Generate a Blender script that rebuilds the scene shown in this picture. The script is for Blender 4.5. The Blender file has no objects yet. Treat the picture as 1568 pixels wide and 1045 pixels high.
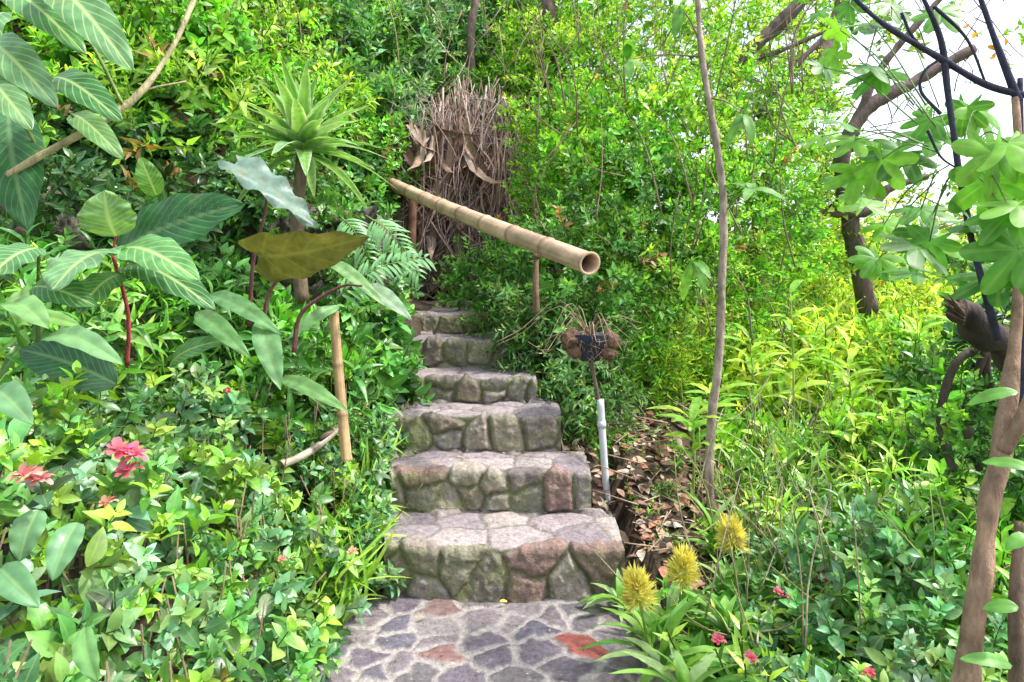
import bpy, math, numpy as np
from mathutils import Vector
rng=np.random.default_rng(7)
def S(px,py,d):
    return np.array([(px-784)/1045*d, d, 1.53-(py-430)/1045*d])
# ---------------------------------------------------------------- noise
def _h(a,b,c):
    h=(a*73856093)^(b*19349663)^(c*83492791)
    h=(h^(h>>13))*1274126177 & 0xffffffff
    h=(h^(h>>16))*2246822519 & 0xffffffff
    h=h^(h>>15)
    return (h&0xffffff)/float(0xffffff)
def vn(P):
    P=np.asarray(P,float); i=np.floor(P).astype(np.int64); f=P-i; u=f*f*(3-2*f)
    r=0
    for dx in (0,1):
        for dy in (0,1):
            for dz in (0,1):
                w=(u[:,0] if dx else 1-u[:,0])*(u[:,1] if dy else 1-u[:,1])*(u[:,2] if dz else 1-u[:,2])
                r=r+w*_h(i[:,0]+dx,i[:,1]+dy,i[:,2]+dz)
    return r*2-1
def fbm(P,o=3):
    P=np.asarray(P,float); r=0;a=1;t=0
    for k in range(o):
        r=r+a*vn(P*2**k+17.3*k); t+=a; a*=.5
    return r/t
def nrmz(v): 
    v=np.asarray(v,float); return v/np.maximum(np.linalg.norm(v,axis=-1,keepdims=True),1e-9)
def sst(a,b,x):
    t=np.clip((x-a)/(b-a),0,1); return t*t*(3-2*t)
# ---------------------------------------------------------------- mesh builder
class T: pass
def mkT(V,faces,luv,cm=None,stem=None):
    t=T(); t.V=np.array(V,float); t.loops=np.array([i for f in faces for i in f],np.int64)
    t.counts=np.array([len(f) for f in faces],np.int64); t.luv=np.array(luv,float)
    n=len(t.V); t.cm=np.ones((n,3)) if cm is None else cm
    t.stem=np.zeros(n,bool) if stem is None else stem
    return t
def joinT(items):
    V=[];L=[];C=[];U=[];M=[];St=[];o=0
    for t in items:
        V.append(t.V);L.append(t.loops+o);C.append(t.counts);U.append(t.luv);M.append(t.cm);St.append(t.stem);o+=len(t.V)
    r=T(); r.V=np.concatenate(V);r.loops=np.concatenate(L);r.counts=np.concatenate(C);r.luv=np.concatenate(U);r.cm=np.concatenate(M);r.stem=np.concatenate(St)
    return r
def xf(t,R,p,s=1,cm=None):
    r=T(); r.V=(t.V*s)@np.array(R).T+p; r.loops=t.loops;r.counts=t.counts;r.luv=t.luv;r.stem=t.stem
    r.cm=t.cm if cm is None else t.cm*cm
    return r
def basis(y,z):
    y=nrmz(y); x=np.cross(y,z); x=nrmz(x); z=np.cross(x,y)
    return np.stack([x,y,z],-1)
class MB:
    def __init__(s): s.V=[];s.L=[];s.C=[];s.U=[];s.K=[];s.M=[];s.n=0
    def raw(s,V,loops,counts,luv,col,mi=0):
        s.V.append(V);s.L.append(loops+s.n);s.C.append(counts);s.U.append(luv);s.K.append(col);s.M.append(np.full(len(counts),mi));s.n+=len(V)
    def inst(s,t,pos,R,sc,col,mi=0,stemcol=(.09,.10,.03)):
        N=len(pos); 
        if N==0: return
        nv=len(t.V)
        V=np.einsum('nij,vj->nvi',R,t.V)*np.asarray(sc)[:,None,None]+pos[:,None,:]
        K=col[:,None,:]*t.cm[None]; K[:,t.stem]=stemcol
        L=(t.loops[None]+(np.arange(N)*nv)[:,None]).ravel()
        s.raw(V.reshape(-1,3),L,np.tile(t.counts,N),np.tile(t.luv,(N,1)),K.reshape(-1,3),mi)
    def obj(s,name,mats,smooth=True):
        V=np.concatenate(s.V);L=np.concatenate(s.L);C=np.concatenate(s.C);U=np.concatenate(s.U);K=np.concatenate(s.K);M=np.concatenate(s.M)
        me=bpy.data.meshes.new(name); me.vertices.add(len(V)); me.vertices.foreach_set('co',V.astype(np.float32).ravel())
        me.loops.add(len(L)); me.loops.foreach_set('vertex_index',L.astype(np.int32))
        me.polygons.add(len(C)); st=np.concatenate([[0],np.cumsum(C)[:-1]]); me.polygons.foreach_set('loop_start',st.astype(np.int32))
        for m in mats: me.materials.append(m)
        me.polygons.foreach_set('material_index',M.astype(np.int32))
        me.update(calc_edges=True)
        a=me.attributes.new('luv','FLOAT_VECTOR','POINT'); a.data.foreach_set('vector',U.astype(np.float32).ravel())
        K=np.clip(K,0,.85)
        a=me.attributes.new('col','FLOAT_COLOR','POINT'); a.data.foreach_set('color',np.concatenate([K,np.ones((len(K),1))],1).astype(np.float32).ravel())
        if smooth: me.polygons.foreach_set('use_smooth',np.ones(len(C),bool))
        o=bpy.data.objects.new(name,me); bpy.context.scene.collection.objects.link(o); return o
# ---------------------------------------------------------------- materials
def nodes(name):
    m=bpy.data.materials.new(name); m.use_nodes=True; nt=m.node_tree; nt.nodes.clear()
    return m,nt,nt.nodes,nt.links
def math_(N,L,op,a,b=None,c=None):
    n=N.new('ShaderNodeMath'); n.operation=op
    for i,v in enumerate((a,b,c)):
        if v is None: continue
        if isinstance(v,(int,float)): n.inputs[i].default_value=v
        else: L.new(v,n.inputs[i])
    return n.outputs[0]
def mixc(N,L,f,a,b,mode='MIX'):
    n=N.new('ShaderNodeMix'); n.data_type='RGBA'; n.blend_type=mode
    for sck,v in ((n.inputs[0],f),(n.inputs[6],a),(n.inputs[7],b)):
        if isinstance(v,(int,float)): sck.default_value=v
        elif isinstance(v,tuple): sck.default_value=(*v,1)
        else: L.new(v,sck)
    return n.outputs[2]
def leafmat(name,rough=.42,trans=.38,vein=.25,veincol=(.35,.5,.15),freq=0,spec=.4,tint=(1.4,1.45,.65),fast=False):
    m,nt,N,L=nodes(name)
    a=N.new('ShaderNodeAttribute'); a.attribute_name='col'
    u=N.new('ShaderNodeAttribute'); u.attribute_name='luv'
    sp=N.new('ShaderNodeSeparateXYZ'); L.new(u.outputs['Vector'],sp.inputs[0])
    av=math_(N,L,'ABSOLUTE',sp.outputs[1])
    mid=N.new('ShaderNodeMapRange'); mid.inputs[1].default_value=.03; mid.inputs[2].default_value=.13; mid.inputs[3].default_value=1; mid.inputs[4].default_value=0
    L.new(av,mid.inputs[0]); f=mid.outputs[0]
    if freq:
        t=math_(N,L,'MULTIPLY',sp.outputs[0],freq*6.283); t2=math_(N,L,'MULTIPLY',av,freq*1.6)
        sn=math_(N,L,'SINE',math_(N,L,'SUBTRACT',t,t2))
        mr=N.new('ShaderNodeMapRange'); mr.inputs[1].default_value=.8; mr.inputs[2].default_value=1; L.new(sn,mr.inputs[0])
        f=math_(N,L,'MAXIMUM',f,math_(N,L,'MULTIPLY',mr.outputs[0],.7))
    f=math_(N,L,'MULTIPLY',f,vein)
    f=math_(N,L,'MULTIPLY',f,math_(N,L,'SUBTRACT',1,sp.outputs[2]))
    tc=N.new('ShaderNodeTexCoord'); no=N.new('ShaderNodeTexNoise'); no.inputs['Scale'].default_value=22; no.inputs['Detail'].default_value=1 if fast else 3
    L.new(tc.outputs['Object'],no.inputs['Vector'])
    mr2=N.new('ShaderNodeMapRange'); mr2.inputs[1].default_value=.25; mr2.inputs[2].default_value=.75; mr2.inputs[3].default_value=.68; mr2.inputs[4].default_value=1.32; L.new(no.outputs[0],mr2.inputs[0])
    vm=N.new('ShaderNodeVectorMath'); vm.operation='SCALE'; L.new(a.outputs['Color'],vm.inputs[0]); L.new(mr2.outputs[0],vm.inputs['Scale'])
    c=mixc(N,L,f,vm.outputs[0],veincol)
    p=N.new('ShaderNodeBsdfPrincipled'); L.new(c,p.inputs['Base Color']); p.inputs['Roughness'].default_value=rough; p.inputs['Specular IOR Level'].default_value=spec
    if not fast:
        bmp=N.new('ShaderNodeBump'); bmp.inputs['Strength'].default_value=.35; bmp.inputs['Distance'].default_value=.01; L.new(no.outputs[0],bmp.inputs['Height']); L.new(bmp.outputs[0],p.inputs['Normal'])
    tr=N.new('ShaderNodeBsdfTranslucent'); tcx=mixc(N,L,1.0,c,tint,'MULTIPLY'); L.new(tcx,tr.inputs[0])
    ms=N.new('ShaderNodeMixShader'); ms.inputs[0].default_value=trans; L.new(p.outputs[0],ms.inputs[1]); L.new(tr.outputs[0],ms.inputs[2])
    o=N.new('ShaderNodeOutputMaterial'); L.new(ms.outputs[0],o.inputs[0]); return m
def solidmat(name,rough=.8,scale=30,amt=.5,bump=.4,stretch=(1,1,1),dist=.01,moss=False,bumpscale=None,spec=.4):
    m,nt,N,L=nodes(name)
    a=N.new('ShaderNodeAttribute'); a.attribute_name='col'
    tc=N.new('ShaderNodeTexCoord'); mp=N.new('ShaderNodeMapping'); mp.inputs['Scale'].default_value=stretch
    L.new(tc.outputs['Object'],mp.inputs[0])
    no=N.new('ShaderNodeTexNoise'); no.inputs['Scale'].default_value=scale; no.inputs['Detail'].default_value=6; no.inputs['Roughness'].default_value=.65; L.new(mp.outputs[0],no.inputs['Vector'])
    mr=N.new('ShaderNodeMapRange'); mr.inputs[1].default_value=.3; mr.inputs[2].default_value=.7; mr.inputs[3].default_value=1-amt; mr.inputs[4].default_value=1+amt; L.new(no.outputs[0],mr.inputs[0])
    vm=N.new('ShaderNodeVectorMath'); vm.operation='SCALE'; L.new(a.outputs['Color'],vm.inputs[0]); L.new(mr.outputs[0],vm.inputs['Scale']); c=vm.outputs[0]
    if moss:
        u=N.new('ShaderNodeAttribute'); u.attribute_name='luv'; sp=N.new('ShaderNodeSeparateXYZ'); L.new(u.outputs['Vector'],sp.inputs[0])
        n2=N.new('ShaderNodeTexNoise'); n2.inputs['Scale'].default_value=11; n2.inputs['Detail'].default_value=6; n2.inputs['Roughness'].default_value=.65; L.new(tc.outputs['Object'],n2.inputs['Vector'])
        s=math_(N,L,'ADD',n2.outputs[0],sp.outputs[0]); m2=N.new('ShaderNodeMapRange'); m2.inputs[1].default_value=.55; m2.inputs[2].default_value=.85; m2.inputs[4].default_value=.7; L.new(s,m2.inputs[0])
        c=mixc(N,L,m2.outputs[0],c,(.22,.24,.08))
        n3=N.new('ShaderNodeTexNoise'); n3.inputs['Scale'].default_value=24; n3.inputs['Detail'].default_value=6; n3.inputs['Roughness'].default_value=.72; L.new(tc.outputs['Object'],n3.inputs['Vector'])
        m3=N.new('ShaderNodeMapRange'); m3.inputs[1].default_value=.55; m3.inputs[2].default_value=.70; m3.inputs[4].default_value=.45; L.new(n3.outputs[0],m3.inputs[0])
        c=mixc(N,L,m3.outputs[0],c,(.45,.41,.37))
        m4=N.new('ShaderNodeMapRange'); m4.inputs[1].default_value=.44; m4.inputs[2].default_value=.32; m4.inputs[4].default_value=.65; L.new(n3.outputs[0],m4.inputs[0])
        c=mixc(N,L,m4.outputs[0],c,(.07,.055,.05))
    p=N.new('ShaderNodeBsdfPrincipled'); L.new(c,p.inputs['Base Color']); p.inputs['Roughness'].default_value=rough; p.inputs['Specular IOR Level'].default_value=spec
    n4=N.new('ShaderNodeTexNoise'); n4.inputs['Scale'].default_value=bumpscale or scale*2; n4.inputs['Detail'].default_value=7; n4.inputs['Roughness'].default_value=.65; L.new(mp.outputs[0],n4.inputs['Vector'])
    b=N.new('ShaderNodeBump'); b.inputs['Strength'].default_value=bump; b.inputs['Distance'].default_value=dist; L.new(n4.outputs[0],b.inputs['Height']); L.new(b.outputs[0],p.inputs['Normal'])
    o=N.new('ShaderNodeOutputMaterial'); L.new(p.outputs[0],o.inputs[0]); return m
M_leaf=leafmat('foliage_leaf',rough=.42,trans=.42,fast=True); M_gloss=leafmat('glossy_leaf',rough=.34,trans=.28,vein=.35,spec=.5)
M_vein=leafmat('veined_leaf',rough=.38,trans=.25,vein=.75,veincol=(.55,.68,.28),freq=10)
M_dkvein=leafmat('dark_veined_leaf',rough=.35,trans=.2,vein=.4,veincol=(.3,.45,.2),freq=13)
M_taro=leafmat('taro_leaf',rough=.4,trans=.3,vein=.4,veincol=(.22,.24,.08),freq=5,tint=(1.2,1.2,.6))
M_petal=leafmat('petal',rough=.6,trans=.3,vein=0,tint=(1.1,1,1),fast=True)
M_bark=solidmat('bark',.85,25,.5,.9,(1,1,.35),.02)
M_darkbark=solidmat('dark_bark',.85,18,.5,.9,(1,1,.4),.02)
M_bamboo=solidmat('bamboo',.45,14,.3,.2,(1,.25,1),.004)
M_stone=solidmat('stone',.8,38,.35,1.0,(1,1,1),.016,moss=True,bumpscale=50)
M_soil=solidmat('soil',.95,12,.5,1,(1,1,1),.05)
M_dry=solidmat('dry_leaf',.8,20,.4,.4)
M_plastic=solidmat('white_plastic',.4,8,.08,.05)
# ---------------------------------------------------------------- templates
def leafT(us,ws,fold=.15,droop=.12,arch=0.0):
    V=[];U=[];F=[];prev=None
    for u,w in zip(us,ws):
        z=-droop*u*u+arch*math.sin(math.pi*u)
        if w<=1e-6: V.append((0,u,z));U.append((u,0,0));cur=[len(V)-1]
        else:
            b=len(V); V+=[(-w,u,z+fold*w),(0,u,z),(w,u,z+fold*w)]; U+=[(u,-1,0),(u,0,0),(u,1,0)]; cur=[b,b+1,b+2]
        if prev is not None:
            if len(prev)==1 and len(cur)==3: F+=[(prev[0],cur[1],cur[0]),(prev[0],cur[2],cur[1])]
            elif len(prev)==3 and len(cur)==3: F+=[(prev[0],prev[1],cur[1],cur[0]),(prev[1],prev[2],cur[2],cur[1])]
            elif len(cur)==1: F+=[(prev[0],prev[1],cur[0]),(prev[1],prev[2],cur[0])]
        prev=cur
    return mkT(V,F,U)
L_far=leafT([0,.42,1],[0,.27,0],.3,.15)
L_farn=leafT([0,.4,1],[0,.14,0],.3,.3)
L_mid=leafT([0,.2,.5,.8,1],[0,.17,.25,.14,0],.35,.25)
L_near=leafT([0,.12,.3,.5,.7,.88,1],[0,.12,.23,.26,.20,.09,0],.35,.28)
L_lance=leafT([0,.1,.3,.55,.8,1],[.012,.06,.105,.1,.05,0],.4,.45,.05)
L_strap=leafT([0,.15,.35,.55,.75,.9,1],[.025,.032,.035,.033,.025,.014,0],.5,.6,.12)
def stemT(pts,r):
    V=[];F=[];U=[]
    for k,p in enumerate(pts):
        for j in range(3):
            a=j*2.094; V.append((p[0]+r*math.cos(a),p[1],p[2]+r*math.sin(a)));U.append((0,0,1))
        if k:
            b=(k-1)*3
            for j in range(3): F.append((b+j,b+(j+1)%3,b+3+(j+1)%3,b+3+j))
    return mkT(V,F,U,stem=np.ones(len(V),bool))
def sprigT(seed,leaf,nodes_,ll,sl,mode='opp',a0=20,a1=65,r=.006,tipscale=.55,jit=.25):
    g=np.random.default_rng(seed); bend=g.uniform(-.15,.15,2)
    pts=[np.array([bend[0]*t*t*sl,t*sl,bend[1]*t*t*sl]) for t in np.linspace(0,1,3)]
    items=[stemT(pts,r)]
    for k in range(nodes_):
        t=.2+.8*(k+.5)/nodes_ if nodes_>1 else 1
        p=np.array([bend[0]*t*t*sl,t*sl,bend[1]*t*t*sl])
        n=2 if mode=='opp' else 1
        base=(k%2)*math.pi/2 if mode=='opp' else k*2.4
        for j in range(n):
            az=base+j*math.pi+g.normal(0,jit); el=math.radians(a0+(a1-a0)*t+g.normal(0,14))
            out=np.array([math.cos(az),0,math.sin(az)]); Y=np.array([0,1,0])
            d=out*math.cos(el)+Y*math.sin(el); up=Y*math.cos(el)-out*math.sin(el)+g.normal(0,.35,3)
            s=ll*(1-(1-tipscale)*t**2)*g.uniform(.7,1.2)
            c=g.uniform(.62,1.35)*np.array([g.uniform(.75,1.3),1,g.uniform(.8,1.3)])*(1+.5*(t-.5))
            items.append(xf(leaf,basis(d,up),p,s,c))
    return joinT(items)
def variants(n,*a,**k): return [sprigT(100+i*7,*a,**k) for i in range(n)]
SP={}
SP['small']=variants(5,L_far,6,.33,.95,'opp',10,60,r=.012)
SP['blue']=variants(5,L_farn,9,.55,.8,'alt',15,70,r=.012)
SP['round']=variants(5,L_mid,4,.5,.7,'opp',10,60,r=.012)
SP['near']=variants(9,L_near,4,.55,.75,'opp',5,62,r=.012)
SP['lance']=variants(5,L_lance,8,.6,1.,'alt',20,65,r=.01)
SP['lime']=variants(5,L_mid,7,.36,.9,'alt',10,65,r=.012)
SP['fine']=variants(5,L_farn,11,.32,1.,'alt',15,50,r=.01)
PAL={
'lime':[(.31,.56,.05),(.44,.66,.09),(.19,.42,.04)],
'vivid':[(.19,.50,.04),(.30,.61,.06),(.11,.34,.03)],
'mid':[(.10,.30,.05),(.17,.40,.08),(.07,.20,.04)],
'blue':[(.16,.35,.14),(.29,.47,.23),(.11,.27,.08)],
'dark':[(.045,.14,.035),(.08,.21,.05),(.035,.10,.03)],
'yellow':[(.54,.72,.07),(.42,.66,.06),(.62,.74,.12)],
'pale':[(.14,.31,.13),(.22,.38,.20),(.12,.32,.06),(.29,.50,.12),(.08,.22,.07)],
}
def pick(pal,n,g=rng,v=.26):
    P=np.array(PAL[pal]); i=g.integers(0,len(P),n); j=g.integers(0,len(P),n); t=g.random((n,1))
    return (P[i]*(1-t)+P[j]*t)*np.exp(g.normal(0,v,(n,1)))
def frames(d,g=rng):
    n=len(d); d=nrmz(d); r=g.normal(size=(n,3)); x=nrmz(np.cross(d,r)); z=np.cross(x,d); return np.stack([x,d,z],-1)
def plant(mb,kind,pos,d,sc,col,mi=0):
    k=rng.integers(0,len(SP[kind]),len(pos)); R=frames(d)
    for i,t in enumerate(SP[kind]):
        m=k==i; mb.inst(t,pos[m],R[m],sc[m],col[m],mi)
def blob(mb,c,r,n,kind,pal,sc=(.25,.4),up=.35,mi=0,lump=.3,back=.2,droop=0):
    c=np.array(c);r=np.array(r)
    d=nrmz(rng.normal(size=(n,3))); d=d[(d[:,1]<back)&(d[:,2]>-.75)]
    seed=rng.uniform(0,50)
    k=1+lump*1.7*fbm(d*2.2+seed,3)
    rr=k*(1-np.abs(rng.normal(0,.16,len(d))))
    ok=fbm(d*3.1+seed+9,2)>-.38; d=d[ok];rr=rr[ok]
    pos=c+d*r*rr[:,None]
    ax=nrmz(nrmz(d/r)*1.0+np.array([0,0,up-droop])+rng.normal(0,.4,d.shape))
    col=pick(pal,len(d))
    q=rng.random(len(d))<.012; col[q]=np.array([.36,.20,.08])
    plant(mb,kind,pos,ax,rng.uniform(*sc,len(d)),col,mi)
# ---------------------------------------------------------------- tube
def smooth(pts,n):
    P=np.array(pts,float); 
    if len(P)==2: t=np.linspace(0,1,n)[:,None]; return P[0]*(1-t)+P[1]*t
    P=np.vstack([2*P[0]-P[1],P,2*P[-1]-P[-2]]); out=[]; m=len(P)-3
    for t in np.linspace(0,m-1e-6,n):
        i=int(t); f=t-i; a,b,c,d=P[i:i+4]
        out.append(.5*((2*b)+(-a+c)*f+(2*a-5*b+4*c-d)*f*f+(-a+3*b-3*c+d)*f**3))
    return np.array(out)
def tube(mb,pts,r,n=24,sides=10,col=(.2,.15,.1),mi=0,rough=.1,cap=True,colvar=.15):
    P=smooth(pts,n); r=np.interp(np.linspace(0,1,n),np.linspace(0,1,len(np.atleast_1d(r))),np.atleast_1d(r))
    tg=nrmz(np.gradient(P,axis=0)); ref=np.array([.3,.2,.93]) if abs(tg[0,2])<.8 else np.array([1,.1,0.])
    x=nrmz(np.cross(tg,ref)); y=np.cross(tg,x)
    a=np.arange(sides)/sides*2*math.pi
    ring=x[:,None]*np.cos(a)[None,:,None]+y[:,None]*np.sin(a)[None,:,None]
    base=P[:,None]+ring*r[:,None,None]
    k=1+rough*vn(base.reshape(-1,3)*[18,18,9]).reshape(n,sides)
    V=(P[:,None]+ring*(r[:,None]*k)[:,:,None]).reshape(-1,3)
    i=np.arange(n-1)[:,None]*sides; j=np.arange(sides)[None]; j2=(j+1)%sides
    F=np.stack([i+j,i+j2,i+sides+j2,i+sides+j],-1).reshape(-1,4)
    L=F.ravel(); C=np.full(len(F),4)
    U=np.zeros((len(V),3));U[:,2]=1; U[:,0]=np.repeat(np.linspace(0,1,n),sides)
    K=np.array(col)*(1+colvar*vn(V*6)[:,None]+colvar*vn(V*31)[:,None])*np.ones((len(V),3))
    if cap:
        L=np.concatenate([L,np.arange(sides)[::-1],np.arange(sides)+(n-1)*sides]); C=np.concatenate([C,[sides,sides]])
    mb.raw(V,L,C,U,K,mi)
    return P
# ---------------------------------------------------------------- terrain
def stair_z(y): return np.interp(y,[3.3,5.77,7.1,40],[0,1.2,1.25,1.3])
def H(x,y):
    x=np.asarray(x,float);y=np.asarray(y,float)
    s=stair_z(y)
    z=s.copy()
    left=np.clip(-.72-x,0,None); z=z+np.minimum(left*.28,.5)*(x<-.72)
    wally=5.15-.22*(-1.2-x)
    hl=(x<-1.15)*np.clip(y-wally-.05,0,None)
    z=z+np.where(hl>0,sst(0,.12,hl)*.45*sst(1.15,1.4,-x)+hl*.85*sst(1.15,2.9,-x),0)
    hb=np.clip(y-7.5,0,None)*1.25
    z=np.maximum(z,np.where(y>7.5,1.3+hb,-9)*(1-sst(.7,3.2,x))+ -9*sst(.7,3.2,x))
    right=np.clip(x-.6,0,None)
    z=np.where(x>.6,z*.6*(1-sst(.6,9,x))-right*.22,z)
    z=np.where((x>.6)&(y>7.5),np.maximum(z,0)*(1-sst(.7,3.2,x))+z*sst(.7,3.2,x),z)
    z=np.clip(z,-2.5,9.5)
    far=np.hypot(x,y); z=np.where(x>0,z+sst(45,110,far)*11,z)
    core=(np.abs(x+.05)<.72)&(y<7.6); z=np.where(core,z-.30,z)
    z=z+.05*fbm(np.stack([x*2.5,y*2.5,0*x],-1).reshape(-1,3),3).reshape(x.shape)
    return z
def axis(a,b,st,far): 
    c=np.arange(a,b+1e-6,st); g=np.cumsum(st*1.12**np.arange(1,60)); g=g[g<far]
    return np.concatenate([(a-g)[::-1],c,b+g])
xs=axis(-6,7,.09,260); ys=axis(-2,12,.09,260)
X,Y=np.meshgrid(xs,ys); Z=H(X,Y); nx=len(xs);ny=len(ys)
V=np.stack([X,Y,Z],-1).reshape(-1,3)
i=(np.arange(ny-1)[:,None]*nx+np.arange(nx-1)[None]); F=np.stack([i,i+1,i+nx+1,i+nx],-1).reshape(-1,4)
dist=np.hypot(V[:,0],V[:,1])
K=np.array([.085,.06,.04])*(1+.3*fbm(V*3,3)[:,None]); g_=sst(12,30,dist)[:,None]; K=K*(1-g_)+np.array([.06,.12,.03])*g_
mb=MB(); mb.raw(V,F.ravel(),np.full(len(F),4),np.zeros((len(V),3)),K); mb.obj('ground',[M_soil])
# ---------------------------------------------------------------- masonry
def voro(x,s,seeds,warp=.014):
    P=np.stack([x,s,0*x],-1)
    xw=x+warp*fbm(P*11,3); sw=s+warp*fbm(P*11+40,3)
    n=len(x); e=np.empty(n); idx=np.empty(n,int)
    sd=np.array(seeds)
    for a in range(0,n,20000):
        q=np.stack([xw[a:a+20000],sw[a:a+20000]],-1)
        D=((q[:,None]-sd[None])**2).sum(-1); i0=D.argmin(1); idx[a:a+20000]=i0
        s0=sd[i0]; m=(s0[:,None]+sd[None])/2; dv=sd[None]-s0[:,None]; ln=np.linalg.norm(dv,axis=-1); bad=ln<1e-6; ln[bad]=1
        dd=((m-q[:,None])*dv).sum(-1)/ln; dd=np.where(bad,1e9,dd); e[a:a+20000]=dd.min(1)
    return idx,e
def masonry(mb,P,Nn,xx,ss,seeds,amp,cols,mort,moss,mw=.008,soft=.028,warp=.014,tilt=.12,smoss=0.0):
    a,b=P.shape[:2]
    idx,e=voro(xx.ravel(),ss.ravel(),seeds,warp)
    amp=np.array(amp); A=amp[idx]; sd=np.array(seeds)
    g=np.random.default_rng(3); tl=g.normal(0,tilt,(len(sd),2)); ofs=g.uniform(.45,1.2,len(sd)); ms=g.uniform(-1,1,len(sd))**3
    h=sst(mw*.4,mw+soft,e)**.6*A*ofs[idx]
    h=h+A*5*((xx.ravel()-sd[idx,0])*tl[idx,0]+(ss.ravel()-sd[idx,1])*tl[idx,1])*sst(0,.03,e)
    W=P.reshape(-1,3); h=h+A*.6*fbm(W*22+idx[:,None]*3.1,4)*sst(0,.02,e)+.004*fbm(W*8,2)
    V=W+Nn.reshape(-1,3)*h[:,None]
    k=sst(mw*.6,mw*1.5,e)[:,None]
    K=np.array(cols)[idx]*(1+.22*fbm(W*14+idx[:,None]*2.7,3)[:,None]); K=K*k+mort*(1-k)
    U=np.zeros((a*b,3)); U[:,0]=moss.ravel()+smoss*ms[idx]
    i=(np.arange(a-1)[:,None]*b+np.arange(b-1)[None]); F=np.stack([i,i+1,i+b+1,i+b],-1).reshape(-1,4)
    mb.raw(V,F.ravel(),np.full(len(F),4),U,K)
g=np.random.default_rng(23)
stepy=[3.30,3.78,4.20,4.62,5.16,5.77,7.0]; stepz=[.235,.46,.688,.86,1.063,1.235,1.30]
s=0;pts=[np.array([3.30,-.06])];zc=-.06;marks=[]
for k in range(7):
    top=stepz[k]; y=stepy[k]; y2=stepy[k+1] if k<6 else 8.0
    marks.append((s,top-zc,y2-y)); 
    s+=top-zc; pts.append(np.array([y,top])); s+=y2-y; pts.append(np.array([y2,top+.012])); zc=top+.012
pts=np.array(pts); seg=np.linalg.norm(np.diff(pts,axis=0),axis=1); cum=np.concatenate([[0],np.cumsum(seg)])
st=np.arange(0,cum[-1],.008); py_=np.interp(st,cum,pts[:,0]); pz_=np.interp(st,cum,pts[:,1])
ker=np.hanning(9);ker/=ker.sum(); pad=lambda v:np.convolve(np.pad(v,4,'edge'),ker,'valid')
py2=pad(py_);pz2=pad(pz_); ty=np.gradient(py2);tz=np.gradient(pz2);l=np.hypot(ty,tz);ny_=-tz/l;nz_=ty/l
seeds=[];amp=[];cols=[]
rc=[(.23,.18,.15),(.29,.245,.21),(.19,.155,.145),(.33,.28,.23),(.25,.235,.16),(.26,.17,.145),(.27,.23,.22),(.21,.19,.17),(.36,.31,.26)]
tc_=[(.33,.275,.285),(.38,.325,.32),(.28,.235,.255),(.36,.31,.29),(.25,.21,.23)]
for (s0,h,tr) in marks:
    x=-.75-g.uniform(0,.1)
    while x<.75:
        w=g.uniform(.09,.25)
        c=rc[g.integers(len(rc))]
        if g.random()<.28 and h>.15 and w>.12:
            f_=g.uniform(.2,.4)
            seeds+= [(x+w/2+g.normal(0,.03),s0+h*f_),(x+w/2+g.normal(0,.035),s0+h*(f_+.52))]; amp+=[.030,.026]; cols+=[c,rc[g.integers(len(rc))]]
        else: seeds.append((x+w/2,s0+h*.5+g.normal(0,.035))); amp.append(.034); cols.append(c)
        x+=w
    rows=max(1,int(round((tr-.1)/.2)))
    for r_ in range(rows):
        sr=s0+h+.17+ (tr-.17-.10)*(r_/(max(rows-1,1)))
        x=-.8+g.uniform(0,.2)
        while x<.8:
            w=g.uniform(.15,.38); seeds.append((x+w/2,sr+g.normal(0,.04))); amp.append(.010); cols.append(tc_[g.integers(len(tc_))]); x+=w
uu=np.linspace(0,1,170)
ykeys=[3.3,3.78,4.2,4.62,5.16,5.77,7.0,8.0]
xl=np.interp(py2,ykeys,[-.62,-.68,-.76,-.85,-.93,-.99,-1.1,-1.2])
ends=[.545,.44,.305,.165,-.03,-.215,-.25]
xr=np.empty_like(st)
for k,(s0,h,tr) in enumerate(marks):
    m=(st>=s0-.001); xr[m]=ends[k]
xr=xr+.008*vn(np.stack([st*9,0*st,0*st],-1))
XX=xl[:,None]*(1-uu)+xr[:,None]*uu; SS=np.repeat(st[:,None],170,1)
fl=lambda a,b,o:vn(np.stack([XX.ravel()*a,SS.ravel()*b,0*SS.ravel()+o],-1)).reshape(XX.shape)
nose=.028*fl(4,1.5,0)+.012*fl(11,2,3)
PP=np.stack([XX,py2[:,None]+nose,np.repeat(pz2[:,None],170,1)+.010*fl(5,3,5)],-1)
NN=np.stack([0*XX,np.repeat(ny_[:,None],170,1),np.repeat(nz_[:,None],170,1)],-1)
isr=np.repeat(np.clip(-ny_,0,1)[:,None],170,1)
moss=isr*(.11-.12*(XX+.1))+.05*isr-(1-isr)*.16
mort=np.array([.20,.175,.16])*(1-isr.ravel()[:,None])+np.array([.12,.125,.065])*isr.ravel()[:,None]
mb=MB(); masonry(mb,PP,NN,XX,SS,seeds,amp,cols,mort,moss,mw=.009,soft=.024,warp=.022,tilt=.16,smoss=.14)
for k,(s0,h,tr) in enumerate(marks):
    y0=stepy[k]; y1=stepy[k+1] if k<6 else 8.0; top=stepz[k]
    yy=np.arange(y0+.0,y1+.35,.012); zz=np.arange(top-.42,top+.001,.012)
    Yg,Zg=np.meshgrid(yy,zz); xx_=ends[k]-.018+.05*(top-Zg)
    sd=[(y0+g.uniform(0,1)*(y1+.3-y0),top-.4+g.uniform(0,1)*.4) for _ in range(14)]
    P_=np.stack([xx_-.02*sst(top-.03,top,Zg),Yg,Zg-.004],-1); N_=np.zeros_like(P_);N_[...,0]=1
    masonry(mb,P_,N_,Yg,Zg,sd,[.024]*14,[rc[g.integers(len(rc))] for _ in sd],np.array([.14,.125,.10]),Zg*0+.1)
mb.obj('stone_stairs',[M_stone])
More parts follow.
